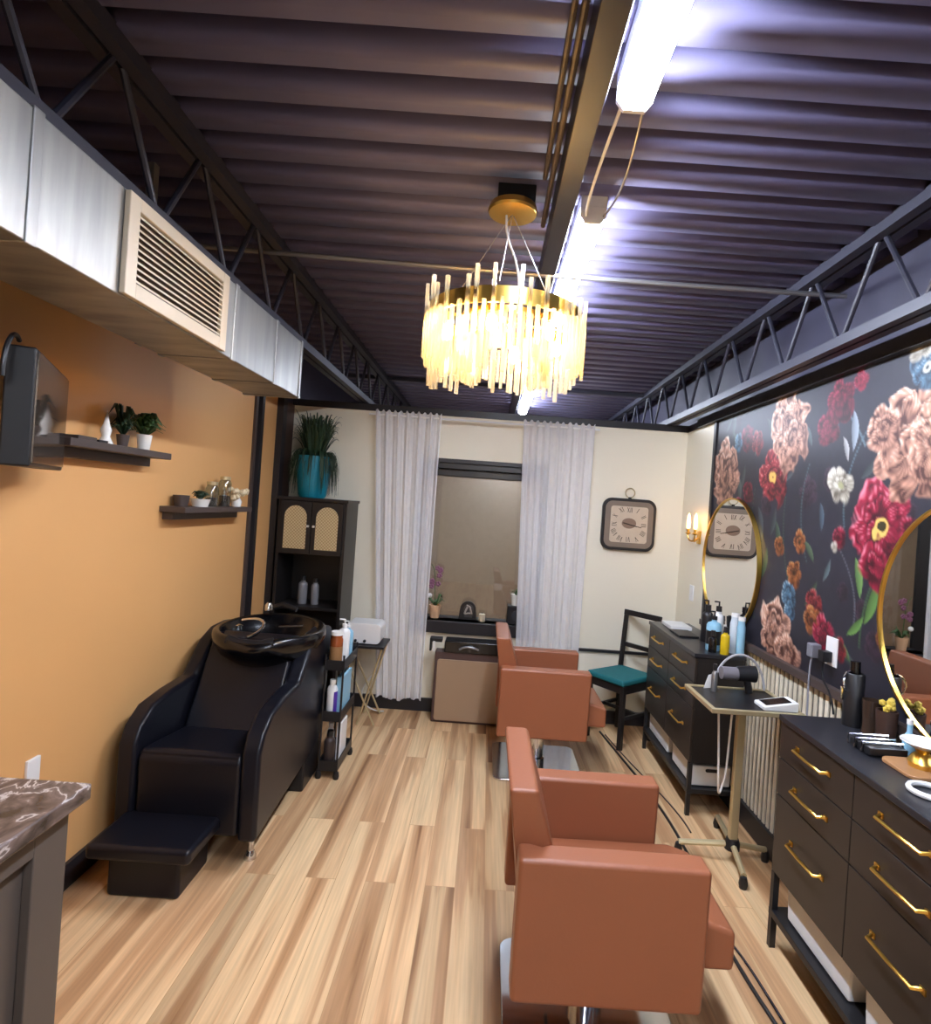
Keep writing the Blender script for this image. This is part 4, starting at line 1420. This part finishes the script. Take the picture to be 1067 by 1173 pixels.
def numeral(bm, s, px, pz, rot, h=0.038):
    w = {'I': 0.010, 'V': 0.024, 'X': 0.024}
    tot = sum(w[c] for c in s)
    x = -tot / 2

    def bar(x0, z0, x1, z1, th):
        ca_, sa_ = math.cos(rot), math.sin(rot)
        d = Vector((x1 - x0, 0, z1 - z0)).normalized()
        nrm_ = Vector((-d.z, 0, d.x)) * th
        pts = []
        for (qx, qz) in ((x0 + nrm_.x, z0 + nrm_.z), (x1 + nrm_.x, z1 + nrm_.z), (x1 - nrm_.x, z1 - nrm_.z), (x0 - nrm_.x, z0 - nrm_.z)):
            pts.append((px + qx * ca_ - qz * sa_, pz + qx * sa_ + qz * ca_))
        prism(bm, pts, 'y', YB - 0.0435, YB - 0.042)
    for c in s:
        if c == 'I':
            bar(x + .005, -h / 2, x + .005, h / 2, .0018)
        elif c == 'V':
            bar(x + .004, h / 2, x + .012, -h / 2, .0020)
            bar(x + .020, h / 2, x + .012, -h / 2, .0010)
        else:
            bar(x + .004, h / 2, x + .020, -h / 2, .0020)
            bar(x + .020, h / 2, x + .004, -h / 2, .0010)
        x += w[c]


bm = B()
for k, s in enumerate(ROMAN):
    a = k * PI / 6
    sx, cz = math.sin(a), math.cos(a)
    sc = 0.112 / max(abs(sx), abs(cz)) ** 0.8
    numeral(bm, s, cx_ + sx * sc, cz_ + cz * sc, -a)
link('numerals', bm, M_INK, t, smooth=20)
bm = B()
tube(bm, [(cx_ + 0.06, YB - 0.046, cz_ - 0.012), (cx_ - 0.045, YB - 0.046, cz_ + 0.012)], 0.0035, 6)
link('hour_hand', bm, M_INK, t)
bm = B()
tube(bm, [(cx_ - 0.0, YB - 0.048, cz_ + 0.0), (cx_ + 0.095, YB - 0.048, cz_ - 0.018)], 0.0025, 6)
link('minute_hand', bm, M_INK, t)
bm = B()
n = 28
tube(bm, [(cx_ + 0.036 * math.cos(2 * PI * k / n), YB - 0.015, cz_ + 0.243 + 0.036 * math.sin(2 * PI * k / n)) for k in range(n + 1)], 0.004, 8, cap=False)
link('hanging_ring', bm, M_PALEBRASS, t)
link('crown', tube(B(), [(cx_, YB - .015, cz_ + .195), (cx_, YB - .015, cz_ + .209)], 0.012, 10), M_BLACKWOOD, t)

# ---- sconce on the cream return
sy, sz = 4.10, 1.50
t = thing('wall_sconce', 'gold wall sconce with a glowing candle bulb beside the round mirror', 'sconce', (XR, sy, sz))
link('backplate', box(B(), XR - 0.012, XR, sy - 0.03, sy + 0.03, sz - 0.06, sz + 0.03), M_BRASS, t, bev=0.004)
m_flame = mat('candle_bulb', (255, 200, 130), 0.4, emit=(255, 190, 105), power=SCONCE_POWER)
for k, yy in enumerate((sy - 0.07, sy + 0.07)):
    link('arm', tube(B(), curve((XR - .012, sy, sz - .02), (XR - .05, sy, sz - .06), (XR - .06, yy, sz - .05), (XR - .06, yy, sz + .0)), 0.005, 8), M_BRASS, t)
    link('cup', lathe(B(), [(0, 0), (0.008, 0), (0.022, 0.012), (0.010, 0.016), (0.010, 0.04), (0, 0.04)], (XR - .06, yy, sz), 14), M_BRASS, t)
    link('candle_bulb', lathe(B(), [(0, 0), (0.012, 0.005), (0.013, 0.05), (0.010, 0.09), (0.0, 0.115)], (XR - .06, yy, sz + .04), 12), m_flame, t)
tag(link('switch_plate', box(B(), XR - 0.008, XR, 4.14, 4.21, 1.03, 1.14), M_WHITE, None, bev=0.002), 'white light switch plate below the sconce', 'switch')

# ---- outlet with charger on the flowered wall
t = thing('wall_outlet', 'white outlet plate on the flowered wall above the slatted panel', 'outlet', (XR, 2.47, 1.05))
link('plate', box(B(), XR - 0.006, XR, 2.43, 2.51, 1.03, 1.15), M_WHITE, t, bev=0.002)
t = thing('plug_charger', 'dark plug with a cord in the white outlet plate', 'plug', (XR - .03, 2.48, 1.0))
link('plug', box(B(), XR - 0.045, XR - 0.007, 2.455, 2.50, 1.045, 1.09), M_BLACK, t, bev=0.004)
link('cord', tube(B(), curve((XR - .03, 2.48, 1.045), (XR - .03, 2.5, .92), (XR - .045, 2.40, 1.0), (XR - .045, 2.36, 0.86), 16), 0.004, 6), M_BLACK, t)
t = thing('hanging_charger', 'grey charger with a pale cord hanging left of the outlet', 'charger', (XR - .03, 2.56, 0.99))
link('charger_body', box(B(), XR - 0.045, XR - 0.001, 2.545, 2.59, 1.04, 1.10), mat('grey_plastic', (120, 120, 128), 0.5), t, bev=0.006)
link('cord', tube(B(), curve((XR - .03, 2.567, 1.04), (XR - .035, 2.58, .98), (XR - .038, 2.56, .9), (XR - .04, 2.55, 0.6), 12), 0.004, 6), mat('grey_cord', (140, 140, 148), 0.5), t)

# ---- rolling tray table
t = thing('tray_table', 'champagne metal rolling tray table between the two dressers', 'tray table', (1.26, 2.78, 0))
link('tray', box(B(), 1.035, 1.41, 2.53, 2.86, 0.782, 0.794), M_BLACK, t, bev=0.003)
bm = B()
for (a, b_, c, d) in ((1.02, 1.425, 2.515, 2.535), (1.02, 1.425, 2.855, 2.875), (1.02, 1.04, 2.535, 2.855), (1.405, 1.425, 2.535, 2.855)):
    box(bm, a, b_, c, d, 0.78, 0.80)
link('tray_rim', bm, M_PALEBRASS, t, bev=0.003)
link('stem', box(B(), 1.245, 1.285, 2.765, 2.795, 0.09, 0.782), M_PALEBRASS, t, bev=0.006)
link('hub', lathe(B(), [(0, 0), (0.035, 0), (0.035, 0.03), (0.028, 0.05), (0, 0.05)], (1.265, 2.78, 0.06), 16), M_BLACK, t)
for (dx, dy) in ((-0.24, 0.04), (0.17, 0.02), (-0.03, -0.20), (0.05, 0.30)):
    l = link('leg', tube(B(), [(1.265, 2.78, 0.085), (1.265 + dx, 2.78 + dy, 0.055)], 0.014, 8), M_PALEBRASS, t)
    link('caster', lathe(B(), [(0, 0), (0.016, 0), (0.02, 0.02), (0.014, 0.05), (0, 0.055)], (1.265 + dx, 2.78 + dy, 0.0), 12), M_BLACK, l)
tag(link('looped_cord', tube(B(), curve((1.12, 2.70, 0.778), (1.14, 2.66, 0.35), (1.17, 2.78, 0.25), (1.20, 2.76, 0.40), 20) + curve((1.20, 2.76, 0.40), (1.21, 2.76, 0.5), (1.20, 2.74, 0.7), (1.20, 2.72, 0.778), 10)[1:], 0.005, 6), M_WHITE), 'pale looped cord hanging under the rolling tray table', 'cord')
t = thing('card_reader', 'white card reader with a dark screen on the rolling tray table', 'card reader', (1.33, 2.58, 0.80))
bm = B()
prism(bm, [(1.26, 0.795), (1.41, 0.795), (1.41, 0.838), (1.26, 0.812)], 'y', 2.55, 2.65)
link('reader_body', bm, M_WHITE, t, bev=0.004)
bm = B()
prism(bm, [(1.275, 0.8152), (1.385, 0.8342), (1.385, 0.8362), (1.275, 0.8172)], 'y', 2.565, 2.635)
link('reader_screen', bm, M_GLOSSBLACK, t)
t = thing('hair_dryer', 'black hair dryer with a grey barrel standing on the tray table', 'hair dryer', (1.24, 2.80, 0.80))
link('barrel', tube(B(), [(1.165, 2.80, 0.885), (1.24, 2.80, 0.885)], 0.030, 18), mat('grey_barrel', (120, 116, 122), 0.35), t)
link('motor_housing', tube(B(), [(1.24, 2.80, 0.885), (1.26, 2.80, 0.886), (1.30, 2.80, 0.888), (1.325, 2.80, 0.888)], 0.034, 18, r1=0.040), M_BLACK, t)
link('handle', tube(B(), [(1.29, 2.80, 0.86), (1.30, 2.80, 0.82), (1.305, 2.80, 0.797)], 0.017, 12), M_BLACK, t)
tag(link('dryer_cable', tube(B(), curve((1.15, 2.85, 0.80), (1.17, 2.85, 1.02), (1.38, 2.85, 1.02), (1.40, 2.85, 0.80), 18), 0.006, 6), mat('silver_cable', (170, 170, 174), 0.35)), 'grey cable arching over the hair dryer on the tray table', 'cable')
bm = B()
tag(link('swing_tag', prism(bm, [(1.10, 0.795), (1.15, 0.80), (1.155, 0.87), (1.12, 0.86)], 'y', 2.835, 2.838), M_WHITE), 'small white card leaning behind the tray table rim', 'card')
bottle('spray_bottle', 'slim silver bottle on the tray table beside the dryer', (1.135, 2.80, 0.794), 0.014, 0.10, M_ALU, M_BLACK, 0.03, 0.6)

# ---- things on the far dresser
DZ = 0.882
bottle('spray_bottle', 'clear bottle with a blue label and black pump on the far dresser', (1.315, 3.30, DZ), 0.040, 0.17, M_LBLUE, M_BLACK, 0.02, 0.35, pump=True, band=M_BLACK)
bottle('oil_bottle', 'yellow oil bottle with black cap on the far dresser', (1.345, 3.21, DZ), 0.024, 0.12, mat('yellow_oil', (206, 176, 30), 0.25), M_BLACK, 0.03, 0.45)
bottle('spray_bottle', 'white spray bottle with a black trigger behind the yellow bottle', (1.385, 3.42, DZ), 0.030, 0.20, M_WHITE, M_BLACK, 0.03, 0.5, pump=True)
bottle('spray_can', 'tall pale grey spray can on the far dresser', (1.415, 3.26, DZ), 0.026, 0.20, mat('pale_grey_can', (196, 204, 210), 0.3), M_WHITE, 0.02, 0.8)
bottle('spray_can', 'tall pale blue spray can nearest the flowered wall', (1.425, 3.20, DZ), 0.022, 0.19, M_LBLUE, M_WHITE, 0.02, 0.8)
bottle('product_bottle', 'dark round bottle at the back of the far dresser', (1.36, 3.52, DZ), 0.034, 0.19, M_BLACK, M_BLACK, 0.03, 0.5, pump=True)
bottle('product_bottle', 'short black bottle at the near edge of the far dresser', (1.29, 3.24, DZ), 0.022, 0.09, M_GLOSSBLACK, M_BLACK, 0.03, 0.5)
t = thing('brush_holder', 'black brush holder with brushes on the far dresser by the wall', 'holder', (1.43, 3.31, DZ))
link('cup', lathe(B(), [(0, 0), (0.024, 0), (0.026, 0.09), (0.022, 0.09), (0.02, 0.01), (0, 0.01)], (1.425, 3.33, DZ), 16), M_BLACK, t)
for k in range(4):
    a = k * 1.6
    link('brush', tube(B(), [(1.425 + .01 * math.cos(a), 3.33 + .01 * math.sin(a), DZ + .012), (1.425 + .022 * math.cos(a), 3.33 + .03 * math.sin(a), DZ + .19)], 0.006, 6, r1=0.010), M_BLACK, t)
tag(link('paper_stack', box(B(), 1.24, 1.38, 3.82, 4.02, DZ, DZ + 0.022), M_WHITE, None, bev=0.002), 'white folded papers on the far end of the far dresser', 'paper')
tag(link('styling_tray', box(B(), 1.22, 1.34, 3.58, 3.78, DZ, DZ + 0.012), M_BLACK, None, bev=0.003), 'flat black tray on the far dresser beside the white papers', 'tray')

# ---- things on the near dresser
c = (1.405, 2.18, DZ)
t = thing('tool_cylinder', 'tall black tool holder with chrome clips on the near dresser', 'holder', c)
link('cylinder', lathe(B(), [(0, 0), (0.034, 0), (0.034, 0.19), (0.030, 0.195), (0.028, 0.19), (0.028, 0.02), (0, 0.02)], c, 20), M_BLACK, t)
link('chrome_clip', tube(B(), curve((c[0] - .034, c[1] - .01, c[2] + .13), (c[0] - .055, c[1] - .02, c[2] + .15), (c[0] - .055, c[1] - .01, c[2] + .19), (c[0] - .02, c[1], c[2] + .20)), 0.004, 6), M_CHROME, t)
link('chrome_clip', tube(B(), [(c[0] - .036, c[1] + .01, c[2] + .09), (c[0] - .04, c[1] + .01, c[2] + .14)], 0.005, 6), M_CHROME, t)
link('clipper', tube(B(), [(c[0] + .005, c[1], c[2] + .10), (c[0] + .005, c[1] + .01, c[2] + .235)], 0.018, 10), M_GLOSSBLACK, t)
c = (1.425, 2.105, DZ)
t = thing('glass_tumbler', 'smoky brown glass tumbler on the near dresser', 'tumbler', c)
link('tumbler_body', lathe(B(), [(0, 0), (0.030, 0), (0.026, 0.03), (0.032, 0.12), (0.029, 0.12), (0.023, 0.03), (0, 0.01)], c, 20), mat('smoky_brown_glass', (72, 56, 46), 0.12, trans=0.3), t)
c = (1.425, 2.025, DZ)
t = thing('flower_bowl', 'dark wooden bowl holding a yellow bloom on the near dresser', 'bowl', c)
link('bowl', lathe(B(), [(0, 0), (0.03, 0), (0.032, 0.05), (0.034, 0.11), (0.03, 0.11), (0.026, 0.09), (0, 0.09)], c, 20), mat('dark_wood_bowl', (66, 46, 38), 0.4), t)
bm = B()
rd = random.Random(21)
for k in range(9):
    bmesh.ops.create_icosphere(bm, subdivisions=1, radius=0.012, matrix=Matrix.Translation((c[0] + rd.uniform(-.02, .02), c[1] + rd.uniform(-.02, .02), c[2] + .115 + rd.uniform(0, .03))))
link('bloom', bm, mat('yellow_bloom', (214, 188, 80), 0.4), t)
t = thing('blade_rack', 'silver-framed rack of black combs lying on the near dresser', 'rack', (1.34, 1.93, DZ))
for k in range(3):
    yy = 1.88 + k * 0.036
    bm = B()
    prism(bm, [(1.275, DZ + .004), (1.40, DZ + .004), (1.40, DZ + .03), (1.275, DZ + .03)], 'y', yy, yy + 0.03)
    link('comb_block', bm, M_BLACK, t, bev=0.004)
    bm = B()
    tube(bm, [(1.27, yy + .033, DZ + .004), (1.27, yy + .033, DZ + .036), (1.405, yy + .033, DZ + .036), (1.405, yy + .033, DZ + .004)], 0.004, 6)
    link('silver_bar', bm, M_CHROME, t)
t = thing('wooden_board', 'round-cornered wooden board under the brass dish on the near dresser', 'board', (1.375, 1.795, DZ))
bm = B()
prism(bm, [(x + 1.375, y + 1.795) for x, y in round_rect(0.078, 0.078, 0.03)], 'z', DZ, DZ + 0.012)
link('board_slab', bm, mat('honey_wood', (172, 126, 84), 0.4, var=.2, scale=12), t, bev=0.003)
c = (1.385, 1.80, DZ + 0.012)
t = thing('pedestal_dish', 'white dish on a polished brass foot standing on the wooden board', 'dish', c)
link('brass_foot', lathe(B(), [(0, 0), (0.036, 0), (0.040, 0.015), (0.028, 0.035), (0.016, 0.045), (0.028, 0.06), (0, 0.06)], c, 24), M_BRASS, t)
link('dish', lathe(B(), [(0, 0), (0.035, 0), (0.062, 0.016), (0.06, 0.018), (0.03, 0.006), (0, 0.006)], (c[0], c[1], c[2] + .06), 28), M_WHITECER, t)
c = (1.433, 1.925, DZ)
t = thing('blue_bottle', 'small pale blue bottle behind the brass-footed dish', 'bottle', c)
link('bottle_body', lathe(B(), [(0, 0), (0.018, 0), (0.02, 0.05), (0.008, 0.075), (0.008, 0.1), (0, 0.1)], c, 16), M_LBLUE, t)
link('stopper', lathe(B(), [(0, 0.1), (0.01, 0.1), (0.01, 0.115), (0, 0.118)], c, 12), M_WHITE, t)
bm = B()
n = 32
tube(bm, [(1.29 + .05 * math.cos(2 * PI * k / n), 1.64 + .05 * math.sin(2 * PI * k / n), DZ + .008) for k in range(n + 1)], 0.008, 8, cap=False)
tag(link('white_ring_dish', bm, M_WHITE), 'white ring lying on the near dresser at the right edge', 'ring')

# ---- cables on the floor
tag(link('floor_cable', tube(B(), curve((0.93, 4.3, 0.007), (1.02, 3.6, 0.007), (1.13, 3.1, 0.007), (1.03, 2.4, 0.007), 20) + curve((1.03, 2.4, 0.007), (0.98, 2.1, .007), (1.07, 1.7, .007), (1.10, 1.2, .007), 14)[1:], 0.007, 8), M_BLACK), 'black cable along the floor in front of the dressers', 'cable')
tag(link('floor_cable', tube(B(), curve((0.96, 4.25, 0.006), (1.05, 3.6, 0.006), (1.16, 3.3, 0.006), (1.15, 3.0, 0.006), 16), 0.004, 8), M_SHELF), 'thin brown cable beside the black one, by the teal chair', 'cable')
tag(link('floor_cable', tube(B(), curve((1.00, 2.35, 0.006), (1.10, 2.1, 0.006), (1.03, 1.9, 0.006), (1.12, 1.2, 0.006), 16), 0.005, 8), M_CHROME), 'silvery thin cable on the floor right of the front tan chair', 'cable')
